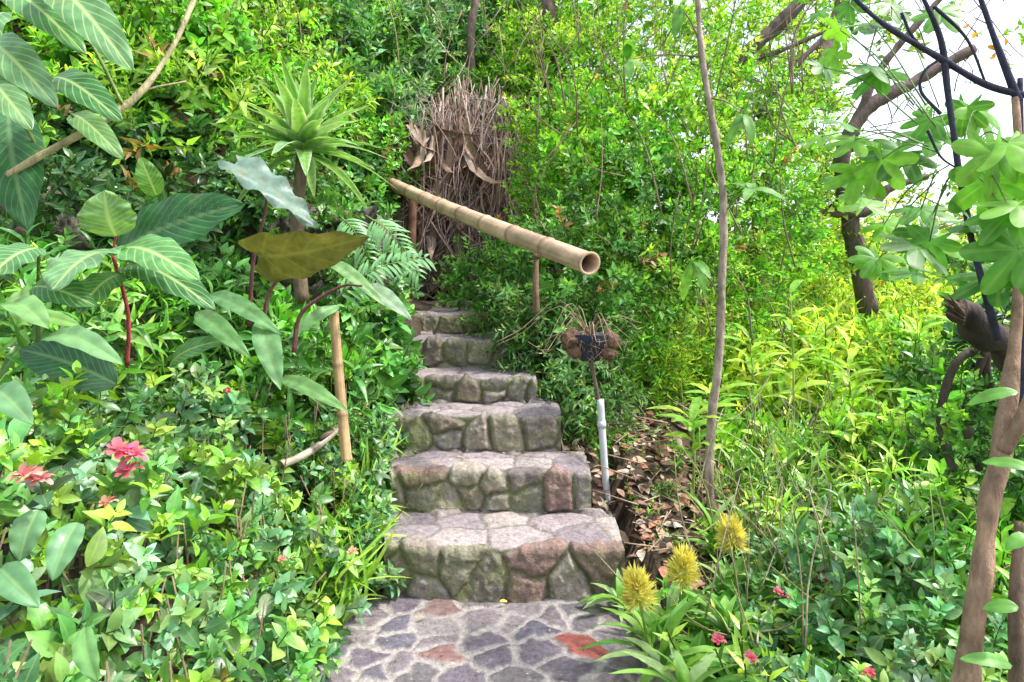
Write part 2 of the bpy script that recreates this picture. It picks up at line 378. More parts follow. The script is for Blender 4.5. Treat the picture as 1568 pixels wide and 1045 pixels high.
# path
xs_=np.arange(-.78,.541,.009); ys_=np.arange(.6,3.345,.009); XX,YY=np.meshgrid(xs_,ys_)
sd=[];y=.6
while y<3.5:
    x=-.85+g.uniform(0,.15)
    while x<.7:
        w=g.uniform(.11,.25); sd.append((x+w/2,y+g.normal(0,.045))); x+=w
    y+=.155
sd=[q for q in sd if math.hypot((q[0]-.27),(q[1]-2.85)*.8)>.12]+[(.27,2.84)]
pc=[(.15,.125,.155),(.13,.12,.155),(.22,.185,.20),(.17,.14,.15),(.14,.125,.135),(.25,.22,.225),(.19,.16,.175)]
cl=[pc[g.integers(len(pc))] for _ in sd]; cl[-1]=(.36,.10,.08)
dq=[math.hypot(q[0]+.28,q[1]-2.72) for q in sd]; cl[int(np.argmin(dq))]=(.26,.14,.13)
dq=[math.hypot(q[0]+.38,q[1]-3.2) for q in sd]; cl[int(np.argmin(dq))]=(.25,.16,.15)
P_=np.stack([XX,YY,0*XX+.012*fbm(np.stack([XX.ravel()*3,YY.ravel()*3,0*XX.ravel()],-1),2).reshape(XX.shape)],-1); N_=np.zeros_like(P_);N_[...,2]=1
mb=MB(); masonry(mb,P_,N_,XX,YY,sd,[.009]*len(sd),cl,np.array([.36,.325,.31]),XX*0-.22,mw=.015,soft=.010,warp=.045,tilt=.02); mb.obj('stone_path',[M_stone])
mb=MB()
ang=np.linspace(0,math.pi,34); yy=np.arange(.6,3.3,.011); A_,Yg=np.meshgrid(ang,yy)
P_=np.stack([.60-.07*np.cos(A_),Yg,-.04+.10*np.sin(A_)**.6],-1); N_=np.stack([-np.cos(A_),0*A_,np.sin(A_)],-1)
sd=[(q*.19+.6+g.normal(0,.02),.1+g.uniform(-.02,.02)) for q in range(15)]
masonry(mb,P_,N_,Yg,A_*.07,sd,[.02]*15,[rc[g.integers(len(rc))] for _ in sd],np.array([.2,.18,.15]),A_*0+.1); mb.obj('stone_kerb',[M_stone])
# retaining wall
xx=np.arange(-5.5,-1.02,.014); zz=np.arange(.6,2.05,.014); XX,ZZ=np.meshgrid(xx,zz)
sd=[];z=.6
while z<2.2:
    x=-5.6+g.uniform(0,.2)
    while x<-.9:
        w=g.uniform(.14,.42); sd.append((x+w/2,z+g.normal(0,.045))); x+=w
    z+=.19
YYw=5.15-.22*(-1.2-XX)-.02+ .06*(ZZ-1)
ZT=.6+(ZZ-.6)*(1+.10*fbm(np.stack([XX.ravel()*2.2,0*XX.ravel(),0*XX.ravel()],-1),3).reshape(XX.shape)+.1*sst(1.6,3.5,-XX))
P_=np.stack([XX,YYw,ZT],-1); N_=np.zeros_like(P_);N_[...,0]=.2;N_[...,1]=-.98
wc=[(.17,.15,.13),(.23,.20,.17),(.11,.10,.09),(.16,.11,.09),(.13,.125,.09)]
mb=MB(); masonry(mb,P_,N_,XX,ZZ,sd,[.06]*len(sd),[wc[g.integers(5)] for _ in sd],np.array([.04,.035,.03]),XX*0-.05,mw=.013,soft=.05,warp=.03,smoss=.2)
yy=np.arange(5.1,7.6,.014); YY,ZZ=np.meshgrid(yy,zz); P_=np.stack([-1.04-.09*(YY-5.1),YY,ZZ-.0],-1);N_=np.zeros_like(P_);N_[...,0]=1
sd2=[(q[0]+10.7,q[1]) for q in sd if q[0]<-2.8]
masonry(mb,P_,N_,YY,ZZ,sd2,[.04]*len(sd2),[wc[g.integers(5)] for _ in sd2],np.array([.06,.05,.04]),YY*0+.1,mw=.012,soft=.04)
mb.obj('retaining_wall',[M_stone])
# ---------------------------------------------------------------- bamboo
def bamboo(A,B,r0,r1,nodes_n,open_end=True,col=(.52,.36,.20)):
    mb=MB(); A=np.array(A);B=np.array(B); d=nrmz(B-A); Ln=np.linalg.norm(B-A)
    n=nodes_n*14+1; t=np.linspace(0,1,n); sides=28
    x=nrmz(np.cross(d,[0,0,1.])); y=np.cross(x,d)
    ph=(t*nodes_n)%1; dn=np.minimum(ph,1-ph)/nodes_n*Ln
    r=(r0*(1-t)+r1*t)*(1+.11*np.exp(-(dn/.014)**2)-.03*np.exp(-((dn-.03)/.012)**2))
    sag=-.03*np.sin(math.pi*t)
    C_=A+(B-A)*t[:,None]+np.array([0,0,1])*sag[:,None]
    rings=list(zip(C_,r)); 
    if open_end:
        e=C_[-1]; rr=r[-1]
        rings+=[(e+d*.002,rr*.97),(e+d*.002,rr*.78),(e-d*.01,rr*.74),(e-d*.16,rr*.72),(e-d*.165,.0005)]
    else: rings+=[(C_[-1]+d*.001,.0005)]
    a=np.arange(sides)/sides*2*math.pi
    V=np.concatenate([c+ (x*np.cos(a)[:,None]+y*np.sin(a)[:,None])*q for c,q in rings])
    m=len(rings); i=np.arange(m-1)[:,None]*sides; j=np.arange(sides)[None]; j2=(j+1)%sides
    F=np.stack([i+j,i+j2,i+sides+j2,i+sides+j],-1).reshape(-1,4)
    K=np.tile(np.array(col),(len(V),1))
    dnv=np.concatenate([dn,np.full(m-n,1)]); kk=np.repeat(np.exp(-(dnv/.012)**2),sides)[:,None]
    K=K*(1-kk*.7)+np.array([.16,.10,.06])*kk*.7
    sg_=np.repeat(np.concatenate([np.floor(t*nodes_n),np.full(m-n,nodes_n)]),sides).astype(np.int64)
    K=K*(1+.3*(_h(sg_,sg_*0+3,sg_*0)-.5))[:,None]
    streak=vn(np.stack([np.tile(a,m)*5,np.repeat(np.arange(m),sides)*.05,0*np.tile(a,m)],-1))[:,None]+.8*vn(V*9)[:,None]
    K=K*(1+.27*streak)
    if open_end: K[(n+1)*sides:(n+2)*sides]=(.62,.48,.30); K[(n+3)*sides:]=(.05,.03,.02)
    mb.raw(V,F.ravel(),np.full(len(F),4),np.zeros((len(V),3)),K); return mb
bamboo(S(560,262,8.2),S(903,404,3.55),.060,.058,11,col=(.54,.36,.24)).obj('bamboo_pole',[M_bamboo])
bamboo(S(531,705,3.55),S(511,478,3.6),.028,.025,3,True,(.54,.34,.18)).obj('bamboo_post',[M_bamboo])
bamboo(S(430,712,3.4),S(522,652,3.75),.02,.019,2,True,(.45,.36,.28)).obj('bamboo_rail',[M_bamboo])
mb=MB(); tube(mb,[S(627,475,7.0),S(630,390,7.0),S(632,298,7.0)],[.045,.04,.04],30,12,(.24,.12,.08),0,.2); tube(mb,[S(632,320,7.0),S(620,296,7.0)],[.03,.02],8,8,(.2,.1,.07)); tube(mb,[S(632,320,7.0),S(646,292,7.0)],[.03,.02],8,8,(.2,.1,.07)); mb.obj('wooden_post',[M_bark])
mb=MB(); tube(mb,[S(822,480,4.6),S(820,430,4.6),S(822,388,4.62)],[.022,.02,.018],20,10,(.22,.14,.09),0,.2); tube(mb,[S(822,395,4.6),S(808,372,4.62)],[.016,.012],8,8,(.22,.14,.09)); tube(mb,[S(822,395,4.6),S(838,374,4.62)],[.016,.012],8,8,(.22,.14,.09)); mb.obj('forked_prop',[M_bark])
# ---------------------------------------------------------------- white pipe + planter
mb=MB(); tube(mb,[S(930,772,4.35),S(924,690,4.35),S(919,612,4.35)],[.023,.023],16,14,(.66,.68,.72),0,0.0,True,.08)
tube(mb,[S(921.5,655,4.35),S(921,645,4.35)],[.028,.028],3,14,(.6,.62,.66),0,0,True,.02); mb.obj('white_pipe',[M_plastic])
mb=MB(); pc_=S(903,528,4.3)
nb=26;sides=30; tt=np.linspace(0,1,nb); a=np.arange(sides)/sides*2*math.pi
rb=.06+.075*np.sin(tt*1.5); zb=-.10+.17*tt
Vv=[]
for q in range(nb):
    w=1+.06*np.sin(a*15+(q%2)*math.pi)
    Vv.append(np.stack([pc_[0]+rb[q]*w*np.cos(a),pc_[1]+rb[q]*w*np.sin(a),np.full(sides,pc_[2]+zb[q])],-1)); 
Vv.append(np.stack([pc_[0]+rb[-1]*.85*np.cos(a),pc_[1]+rb[-1]*.85*np.sin(a),np.full(sides,pc_[2]+zb[-1]-.002)],-1))
Vv.append(np.stack([pc_[0]+.02*np.cos(a),pc_[1]+.02*np.sin(a),np.full(sides,pc_[2]+.03)],-1))
V=np.concatenate(Vv); m=len(V)//sides; i=np.arange(m-1)[:,None]*sides; j=np.arange(sides)[None]; j2=(j+1)%sides
F=np.stack([i+j,i+j2,i+sides+j2,i+sides+j],-1).reshape(-1,4); mb.raw(V,F.ravel(),np.full(len(F),4),np.zeros((len(V),3)),np.tile([.03,.035,.06],(len(V),1)))
def husk(mb,c,r,col=(.16,.09,.055),ns=.3):
    nu,nv=22,30; th=np.linspace(.02,math.pi-.02,nu); ph=np.arange(nv)/nv*2*math.pi
    Tm,Pm=np.meshgrid(th,ph,indexing='ij'); D=np.stack([np.sin(Tm)*np.cos(Pm),np.sin(Tm)*np.sin(Pm),np.cos(Tm)],-1).reshape(-1,3)
    V=c+D*r*(1+ns*fbm(D*3+c*9,2)+ns*.5*vn(D*11))[:,None]; i=np.arange(nu-1)[:,None]*nv; j=np.arange(nv)[None]; j2=(j+1)%nv
    F=np.stack([i+j,i+nv+j,i+nv+j2,i+j2],-1).reshape(-1,4); mb.raw(V,F.ravel(),np.full(len(F),4),np.zeros((len(V),3)),np.tile(col,(len(V),1))*(1+.5*vn(V*70)[:,None]))
for dx,dy,dz,r in [(-.12,-.04,.035,.062),(-.10,-.06,-.035,.045),(.125,-.04,.025,.06),(.11,-.06,-.045,.045),(0,.08,.02,.06)]: husk(mb,pc_+[dx,dy,dz],r,(.17,.10,.065))
for k in range(24):
    a_=rng.uniform(0,6.28); l=rng.uniform(.15,.45); o=np.array([math.cos(a_),math.sin(a_)*.7,0])
    p0=pc_+[0,0,.05]; tube(mb,[p0,p0+o*l*.45+[0,0,l*rng.uniform(.2,.6)],p0+o*l+[0,0,l*rng.uniform(-.3,.4)]]+([p0+o*l*1.2+rng.normal(0,.06,3)] if k%2 else []),[.003,.0015],10,5,(.36,.26,.17),0,0)
for k in range(130):
    a_=rng.uniform(0,6.28); p0=pc_+np.array([.135*math.cos(a_),.12*math.sin(a_),rng.uniform(-.09,.07)]); dd=rng.normal(0,.03,3)
    tube(mb,[p0,p0+dd,p0+dd*1.2+[0,0,-.04]],[.002,.001],5,3,(.28,.18,.12),0,0)
tube(mb,[pc_-[0,0,.08],S(914,600,4.34),S(921,640,4.40)],[.012,.012],12,8,(.15,.11,.08)); mb.obj('coconut_husk_planter',[M_dry])
# ---------------------------------------------------------------- hillside foliage
hb=MB()
for yy in np.arange(4.6,13.5,.72):
    for xx in np.arange(-8.5,2.4,.8):
        x=xx+rng.uniform(-.3,.3); y=yy+rng.uniform(-.3,.3)
        if abs(x/y)>.86: continue
        wally=5.15-.22*(-1.2-x)
        if x<-1.2 and y<wally+.5: continue
        if x>=-1.3 and y<8.1: continue
        if -1.9<x<.35 and y<9.6: continue
        z=float(H(np.array([x]),np.array([y]))[0])
        px=784+x/y*1045; py=430-(z+.3-1.53)/y*1045
        if py<-220: continue
        if px<480:
            kind,pal=[('lime','lime'),('lime','lime'),('round','vivid'),('lime','vivid'),('blue','lime')][rng.integers(5)]
            if py>240: kind,pal=[('round','dark'),('lime','mid'),('small','mid'),('blue','mid')][rng.integers(4)]
        elif px<780: kind,pal=[('blue','blue'),('blue','mid'),('small','vivid'),('blue','blue')][rng.integers(4)]
        else: kind,pal=[('small','vivid'),('small','mid'),('blue','lime')][rng.integers(3)]
        R_=rng.uniform(.45,.8)
        blob(hb,(x,y,z+.25),(R_,R_*.85,R_*rng.uniform(.7,1.1)),200,kind,pal,(.2,.36),up=.3)
for px,py,d,r,kind,pal in [(520,190,7.6,.55,'round','mid'),(570,200,8.0,.5,'blue','blue'),(540,90,8.4,.7,'blue','mid'),(600,80,8.8,.65,'blue','blue'),(680,50,9.4,.6,'blue','blue'),(740,80,9.6,.5,'small','mid'),(560,290,7.3,.35,'small','mid'),(500,260,7.0,.45,'round','dark'),(470,330,6.6,.45,'round','mid'),(420,120,7,.6,'lime','lime'),(330,90,6.6,.6,'lime','lime'),(220,60,6,.6,'lime','vivid'),(300,180,6.2,.45,'lime','lime'),(150,140,5.8,.5,'round','vivid'),(400,40,7.2,.6,'lime','lime'),(700,-10,9.8,.8,'blue','blue'),(780,20,10,.7,'small','mid'),(600,10,9.2,.7,'blue','blue'),(500,20,8.4,.7,'lime','vivid'),(370,220,6.2,.35,'blue','lime'),(250,260,5.6,.28,'round','dark'),(100,240,5.2,.26,'round','dark'),(610,160,8.0,.25,'blue','blue'),(790,140,8.4,.3,'small','vivid'),(700,150,8.5,.16,'blue','mid')]:
    blob(hb,S(px,py,d),(r,r*.7,r*.9),int(120+230*r),kind,pal,(.2,.36),up=.3)
n=4300; x=rng.uniform(-8,1.5,n); y=rng.uniform(5,13,n); ok=(np.abs(x/y)<.85)&~((x>-1.2)&(y<7.9))&~((x>-1.7)&(x<.2)&(y<9.3)&(y>7.5)); x=x[ok];y=y[ok]; wl=5.15-.22*(-1.2-x); ok=(y>wl+.15)|(x>-1.2); x=x[ok];y=y[ok]
z=H(x,y); pos=np.stack([x,y,z+rng.uniform(0,.15,len(x))],-1); ax=np.tile([0,-.6,.9],(len(x),1))+rng.normal(0,.4,(len(x),3))
plant(hb,'round',pos,ax,rng.uniform(.15,.3,len(x)),pick('mid',len(x)))
# creepers trailing over the retaining wall
n=430; x=rng.uniform(-5.2,-1.15,n); wl=5.15-.22*(-1.2-x); zz_=rng.uniform(1.25,2.2,n); keep=fbm(np.stack([x*1.6,zz_*1.6,0*x],-1),2)>-.12; x=x[keep];wl=wl[keep];zz_=zz_[keep]
plant(hb,'small',np.stack([x,wl-.06,zz_],-1),np.tile([0,-.7,-.35],(len(x),1))+rng.normal(0,.4,(len(x),3)),rng.uniform(.14,.28,len(x)),pick('mid',len(x)))
for k in range(190):
    px=rng.uniform(60,900);d=rng.uniform(5.8,6.8) if px<450 else rng.uniform(7.6,8.6);py=rng.uniform(-60,260); p=S(px,py,d); q=p+[rng.normal(0,.28),-.1,-rng.uniform(.3,1.1)]
    tube(hb,[p,(p+q)/2+rng.normal(0,.09,3),q],[.009,.004],8,4,[(.24,.17,.11),(.38,.30,.2)][k%2],1)
hb.obj('hillside_foliage',[M_leaf,M_bark])
# ---------------------------------------------------------------- vine covered thicket
vb=MB()
for px,py,d,r,n,kind,pal in [
 (850,95,8.4,.6,340,'small','lime'),(890,60,8.8,.8,400,'small','vivid'),(870,130,8.4,.7,420,'small','lime'),(940,150,7.8,1.0,520,'small','lime'),(1030,90,8.6,1.1,560,'lime','lime'),(1120,150,8.8,1.0,420,'small','lime'),
 (885,240,7.0,.58,460,'small','lime'),(940,260,6.6,.75,560,'small','vivid'),(1020,240,6.9,.8,560,'small','lime'),(1110,260,7.4,.8,460,'small','vivid'),(1190,240,8.4,.75,300,'small','lime'),
 (880,345,6.3,.45,340,'small','vivid'),(950,360,6.0,.62,480,'small','mid'),(1040,370,6.2,.68,520,'small','vivid'),(1140,370,6.8,.72,420,'small','vivid'),(1210,360,7.8,.6,260,'small','lime'),
 (765,440,6.3,.30,260,'small','mid'),(820,440,5.7,.42,380,'fine','mid'),(900,460,5.5,.52,430,'small','mid'),(990,470,5.8,.6,420,'fine','lime'),(1080,480,6.2,.6,380,'fine','vivid'),
 (830,520,5.3,.34,300,'fine','mid'),(870,590,5.0,.32,300,'fine','blue'),(900,650,5.0,.25,160,'fine','mid'),(940,570,5.6,.42,240,'fine','vivid'),(1020,580,6.0,.5,260,'fine','yellow'),(690,450,7.6,.34,200,'small','blue'),(650,450,8,.28,150,'round','blue')]:
    blob(vb,S(px,py,d),(r,r*.8,r*1.05),int(n*1.1),kind,pal,(.18,.33),up=.15 if kind!='fine' else -.3,lump=.42)
for k in range(110):
    px=rng.uniform(800,1230);py=rng.uniform(60,560);d=5.1+rng.uniform(0,2); p=S(px,py,d); q=p+[rng.normal(0,.3),rng.normal(0,.2),rng.uniform(.4,1.1)]
    tube(vb,[p,(p+q)/2+rng.normal(0,.08,3),q],[.008,.003],8,5,(.24,.18,.11),1)
n=420; px=rng.uniform(755,960,n); py=rng.uniform(420,650,n); d=5.15+rng.uniform(-.15,.25,n); ok=(px>745+(py-420)*.42)&(px<960-(py-420)*.1); px=px[ok];py=py[ok];d=d[ok]
pos=np.stack([(px-784)/1045*d,d,1.53-(py-430)/1045*d],-1); plant(vb,'fine',pos,np.tile([0,-.5,-.9],(len(pos),1))+rng.normal(0,.35,(len(pos),3)),rng.uniform(.2,.38,len(pos)),pick('blue',len(pos))*.8)
vb.obj('vine_covered_shrub',[M_leaf,M_bark])
cb=MB()
for px,py,d,r,n,pal in [(1060,0,10.5,1.2,420,'lime'),(1180,60,11,1.0,260,'lime'),(960,10,10,1.2,420,'lime'),(1230,160,11,.6,100,'lime'),(870,0,10.5,1.1,380,'vivid'),(1290,40,11,.6,80,'lime'),(1250,290,11,.7,150,'lime'),(1300,350,12,.8,150,'yellow'),(1400,30,11,.6,50,'lime'),(1170,170,10,.8,240,'lime')]:
    blob(cb,S(px,py,d),(r,r*.8,r),n,'lime',pal,(.3,.5),up=.2,lump=.5)
tube(cb,[S(1150,700,10),S(1160,420,10),S(1190,250,10),S(1270,60,10.5),S(1330,-120,11)],[.22,.17,.13,.10],40,12,(.16,.11,.09),1,.2)
for pts_,r_ in [([S(1100,190,8.0),S(1130,100,8.0),S(1200,30,8),S(1290,-60,8)],[.05,.07,.08,.06]),
 ([S(1490,75,7.2),S(1400,125,7.2),S(1325,170,7.2),S(1290,240,7.2),S(1300,330,7.3),S(1330,480,7.4)],[.05,.06,.07,.08,.09,.10]),
 ([S(1230,325,7.3),S(1320,325,7.2),S(1360,290,7.2),S(1420,270,7.2)],[.03,.055,.045,.03]),
 ([S(1300,230,7.2),S(1340,120,7.2),S(1420,20,7.2),S(1500,-60,7.2)],[.05,.04,.03,.02]),
 ([S(1180,330,8),S(1250,330,7.8),S(1300,300,7.3)],[.02,.04,.05]),
 ([S(1120,100,8),S(1190,80,8),S(1260,50,8)],[.04,.03,.02]),([S(1160,180,7.9),S(1210,110,7.9),S(1290,30,8)],[.03,.04,.03]),
 ([S(838,190,8.2),S(842,60,8.2),S(830,-60,8.4)],[.10,.09,.08]),([S(730,170,8.6),S(720,60,8.6),S(740,-60,8.8)],[.05,.05,.05]),([S(870,140,8.2),S(850,20,8.3),S(880,-60,8.5)],[.04,.04,.04])]:
    tube(cb,pts_,r_,50,10,(.13,.095,.08),1,.3)
for k in range(170):
    px=rng.uniform(1100,1540);py=rng.uniform(0,400);p=S(px,py,7.3+rng.uniform(0,1)); q=p+rng.normal(0,.38,3)
    tube(cb,[p,(p+q)/2+rng.normal(0,.1,3),q],[.008,.003],8,4,(.19,.14,.12),1)
for px,py,d,r,n,pal in [(1330,120,8.3,.7,60,'lime'),(1310,300,8.3,.6,90,'lime'),(1440,330,8.5,.5,70,'lime'),(1520,60,8.3,.5,36,'lime')]:
    blob(cb,S(px,py,d),(r,r*.7,r),n,'lime',pal,(.2,.32),lump=.6)
n=11; pos=np.array([S(rng.uniform(1480,1540),rng.uniform(30,90),7.0) for _ in range(n)]); cb.inst(L_mid,pos,frames(rng.normal(size=(n,3))),rng.uniform(.07,.12,n),np.tile([.6,.25,.03],(n,1)))
cb.obj('branching_tree',[M_leaf,M_darkbark])
# ---------------------------------------------------------------- dry frond curtain
db=MB()
for k in range(1050):
    u=rng.random(); px=595+215*u+rng.normal(0,8); top=140+60*abs(u-.6)*2+rng.uniform(-30,190); bot=rng.uniform(320,470)
    if bot<top+60: bot=top+100
    d0=7.9+rng.uniform(-.3,.2); bw=rng.normal(0,26); p0=S(px+bw*.5,top,d0); p1=S(px+rng.normal(0,22),(top+bot)/2,d0-.35+rng.normal(0,.12)); p2=S(px+rng.normal(-5,34),bot,7.2+rng.uniform(-.2,.3))
    c=np.array([(.33,.21,.19),(.46,.35,.31),(.20,.12,.09),(.28,.19,.13),(.5,.4,.36)][rng.integers(5)])
    tube(db,[p0,p1,p2],[.006,.004,.002] if k>120 else [.012,.014,.008],11,4,c,0,0)
for k in range(260):
    p=S(rng.uniform(600,800),rng.uniform(130,420),7.5); q=p+rng.normal(0,.22,3)-[0,0,.1]; tube(db,[p,(p+q)/2+rng.normal(0,.1,3),q],[.004,.002],7,4,(.46,.37,.33),0,0)
dl=leafT([0,.15,.4,.7,1],[.02,.05,.07,.05,0],.6,.3,.1); n=360
pos=np.array([S(rng.uniform(600,730),rng.uniform(180,370),7.35+rng.uniform(0,.5)) for _ in range(n)]); ax=np.tile([0,-.25,-1.],(n,1))+rng.normal(0,.28,(n,3))
cc=np.array([(.30,.20,.14),(.17,.10,.07),(.38,.28,.22),(.24,.15,.10)])[rng.integers(0,4,n)]
db.inst(dl,pos,frames(ax),rng.uniform(.4,.9,n),cc)
db.obj('dry_palm_fronds',[M_dry])
# ---------------------------------------------------------------- valley / right-hand vegetation
yb=MB()
for px,py,d,r,n,kind,pal in [(1160,430,9.5,.8,260,'lime','yellow'),(1260,420,10.5,.8,260,'lime','yellow'),(1360,430,10,.8,260,'lime','yellow'),(1470,410,10,.8,260,'lime','yellow'),(1540,400,9,.6,150,'blue','lime'),
 (1180,510,8,.6,260,'lance','yellow'),(1280,520,8,.7,300,'lance','yellow'),(1390,520,8,.7,280,'lime','yellow'),(1480,500,7,.6,220,'lance','yellow'),(1550,520,6,.5,140,'lance','lime'),
 (1110,590,6.4,.5,260,'fine','yellow'),(1200,600,6,.5,260,'lance','yellow'),(1300,600,6,.55,260,'lance','yellow'),(1400,590,5.8,.5,240,'lance','lime'),(1480,600,5.6,.45,200,'lime','lime'),(1010,630,6.2,.35,150,'fine','yellow')]:
    blob(yb,S(px,py,d),(r,r*.8,r*.8),n,kind,pal,(.22,.42),up=.5,lump=.45)
yb.obj('valley_foliage',[M_leaf])
rb_=MB()
for px,py,d,r,n,kind,pal in [(1100,710,5.2,.26,130,'round','vivid'),(1180,740,4.8,.34,190,'round','lime'),(1280,740,4.4,.36,200,'lance','lime'),(1380,740,4.2,.36,200,'lime','lime'),(1490,720,4.0,.4,200,'round','vivid'),(1560,650,3.8,.35,150,'lance','mid'),(1550,560,4.4,.3,120,'round','dark'),(1450,600,4.6,.22,90,'small','mid'),(1500,430,4.8,.2,70,'small','mid'),
 (1170,830,3.9,.26,140,'fine','lime'),(1260,840,3.8,.32,180,'blue','pale'),(1360,850,3.5,.34,190,'lance','lime'),(1470,840,3.3,.36,180,'blue','pale'),(1550,830,3.1,.32,130,'round','vivid'),(1300,920,3.1,.22,100,'lance','pale'),(1540,950,2.7,.26,110,'lance','vivid')]:
    blob(rb_,S(px,py,d),(r,r*.8,r*.8),int(n*1.1),kind,pal,(.18,.34),up=.6,lump=.5,mi=0)
n=2300; x=rng.uniform(.62,5,n); y=rng.uniform(1.9,8.5,n); ok=~((x<1.6)&(y>3.3)&(y<5.6)); x=x[ok];y=y[ok]
pos=np.stack([x,y,H(x,y)],-1); ax=np.tile([0,-.2,1],(len(x),1))+rng.normal(0,.4,(len(x),3)); k=rng.random(len(x))<.5
c=pick('vivid',len(x)); plant(rb_,'round',pos[k],ax[k],rng.uniform(.15,.3,k.sum()),c[k]); plant(rb_,'fine',pos[~k],ax[~k],rng.uniform(.2,.4,(~k).sum()),pick('lime',(~k).sum()))
for kx in range(300): 
    px=rng.uniform(1060,1560); py=rng.uniform(640,1000); d=np.interp(py,[640,1000],[5.0,2.8])+rng.uniform(-.5,.1); p=S(px,py,d); q=p+[rng.normal(0,.2),rng.normal(0,.1),rng.uniform(.1,.6)]
    tube(rb_,[p,(p+q)/2+rng.normal(0,.03,3),q],[.0045,.002],6,4,[(.3,.36,.10),(.36,.28,.17),(.45,.38,.27)][kx%3],1)
n=300; px=rng.uniform(1150,1560,n); py=rng.uniform(690,960,n); d=np.interp(py,[660,980],[5.0,2.9])-.1; pos=np.stack([(px-784)/1045*d,d,1.53-(py-430)/1045*d],-1)
rb_.inst(L_strap,pos,frames(np.stack([rng.normal(0,.7,n),rng.normal(-.3,.3,n),np.ones(n)*.8],-1)),rng.uniform(.18,.4,n),pick('pale',n)*1.2)
rb_.obj('undergrowth',[M_gloss,M_bark])
def flowerT(np_=16,seed=1):
    g=np.random.default_rng(seed); pet=leafT([0,.25,.55,.85,1],[.04,.2,.34,.32,.16],.25,.25,.1); it=[]
    for k in range(np_):
        az=k*2.4; el=math.radians(-5+80*k/np_); out=np.array([math.cos(az),math.sin(az),0]); Zz=np.array([0,0,1.])
        it.append(xf(pet,basis(out*math.cos(el)+Zz*math.sin(el),Zz*math.cos(el)-out*math.sin(el)+g.normal(0,.3,3)),out*.1,g.uniform(.35,.6),np.array([1,g.uniform(.7,1.7),g.uniform(.8,1.3)])*g.uniform(.75,1.2)))
    return joinT(it)
FT=flowerT()
def putflower(mb,p,s,col,mi): mb.inst(FT,np.array([p]),np.array([basis([rng.normal(0,.3),.95,.2],[rng.normal(0,.35),-.15,1])]),np.array([s]),np.array([col]),mi)
fr=MB(); n=700; x=rng.uniform(.78,2.4,n); y=rng.uniform(1.9,3.2,n); ok=(x/y>.33); x=x[ok];y=y[ok]
zt=.06+.3*sst(.7,1.5,x)+.2*fbm(np.stack([x*3,y*3,0*x],-1),2); pos=np.stack([x,y,zt*rng.uniform(.35,1.15,len(x))],-1)
ax=np.tile([-.1,-.3,1],(len(x),1))+rng.normal(0,.45,(len(x),3)); plant(fr,'near',pos,ax,rng.uniform(.09,.17,len(x)),pick('pale',len(x))*1.12)
for px,py,d in [(1192,908,2.75),(1260,888,2.8),(1330,1030,2.15),(1212,914,2.75),(1150,1008,2.2),(1100,980,2.3),(1315,905,2.7),(1400,990,2.3)]: putflower(fr,S(px,py,d),.040,(.74,.16,.22),1)
fr.obj('flowering_shrub',[M_gloss,M_petal])
# ---------------------------------------------------------------- foreground left flowering shrub
ls=MB(); n=5500
x=rng.uniform(-4.2,-.62,n); y=rng.uniform(1.2,5.0,n); ok=(x/y>-.86)&~((x>-.75)&(y<3.2)); x=x[ok];y=y[ok]
dd=-.62-x
top=stair_z(y)*.75+np.interp(dd,[0,.12,.4,.8,1.4,3],[.10,.22,.56,.92,1.15,1.2])*np.interp(y,[1.2,2.5,4,5],[1.0,1,.75,.5])+.24*fbm(np.stack([x*3,y*3,0*x],-1),3)
depth=np.abs(rng.normal(0,.24,len(x))); z=top-depth; z=np.maximum(z,.05)
pos=np.stack([x,y,z],-1); sl=np.exp(-dd*1.6)
ax=np.stack([.2+.6*sl,np.full(len(x),-.35),np.full(len(x),.85)],-1)+rng.normal(0,.5,(len(x),3))
c=pick('pale',len(x)); q=(rng.random(len(x))<.22)&(y>1.8); c[q]=pick('lime',q.sum())*.85; q=rng.random(len(x))<.006; c[q]=(.45,.36,.09)
m=rng.random(len(x))<.75
plant(ls,'near',pos[m],ax[m],rng.uniform(.10,.20,m.sum()),c[m]); plant(ls,'round',pos[~m],ax[~m],rng.uniform(.08,.17,(~m).sum()),c[~m])
for k in range(300):
    x=rng.uniform(-2.8,-.75);y=rng.uniform(1.3,4.6); b=np.array([x,y,stair_z(y)*.7]); t_=b+[rng.normal(0,.12),rng.normal(0,.15),np.interp(-.62-x,[0,.4,1.4],[.2,.6,1.1])]
    tube(ls,[b,(b+t_)/2+rng.normal(0,.04,3),t_],[.006,.003],7,5,(.24,.18,.11),2)
for px,py,d,s,cc_ in [(184,692,1.42,.052,0),(206,696,1.43,.045,0),(196,722,1.42,.045,0),(40,728,1.2,.042,1),(60,734,1.22,.037,1),(38,625,1.55,.030,1),(165,770,1.4,.030,2),(540,845,2.55,.035,2),(432,857,2.35,.026,1),(350,600,2.8,.026,0)]: putflower(ls,S(px,py,d),s,[(.68,.16,.22),(.76,.28,.24),(.78,.38,.24)][cc_],1)
ls.obj('flowering_shrub',[M_gloss,M_petal,M_bark])
gb=MB(); n=300; y=rng.uniform(2.9,4.2,n); x=-.72-np.abs(rng.normal(0,.09,n))-.16*(y-3.3).clip(0); pos=np.stack([x,y,stair_z(y)*.75+rng.uniform(0,.2,n)],-1)
ax=np.stack([rng.normal(.1,.5,n),rng.normal(-.2,.4,n),np.ones(n)*.8],-1); gb.inst(L_strap,pos,frames(ax),rng.uniform(.15,.34,n),pick('lime',n)*.9)
n=480; y=rng.uniform(3.2,6.4,n); x=np.interp(y,[3.0,3.6,6.2],[-.68,-.73,-1.03])-np.abs(rng.normal(0,.1,n))+.03; pos=np.stack([x,y,stair_z(y)+rng.uniform(0,.28,n)],-1); ax=np.stack([np.full(n,.5),rng.normal(-.3,.3,n),rng.normal(.6,.4,n)],-1)
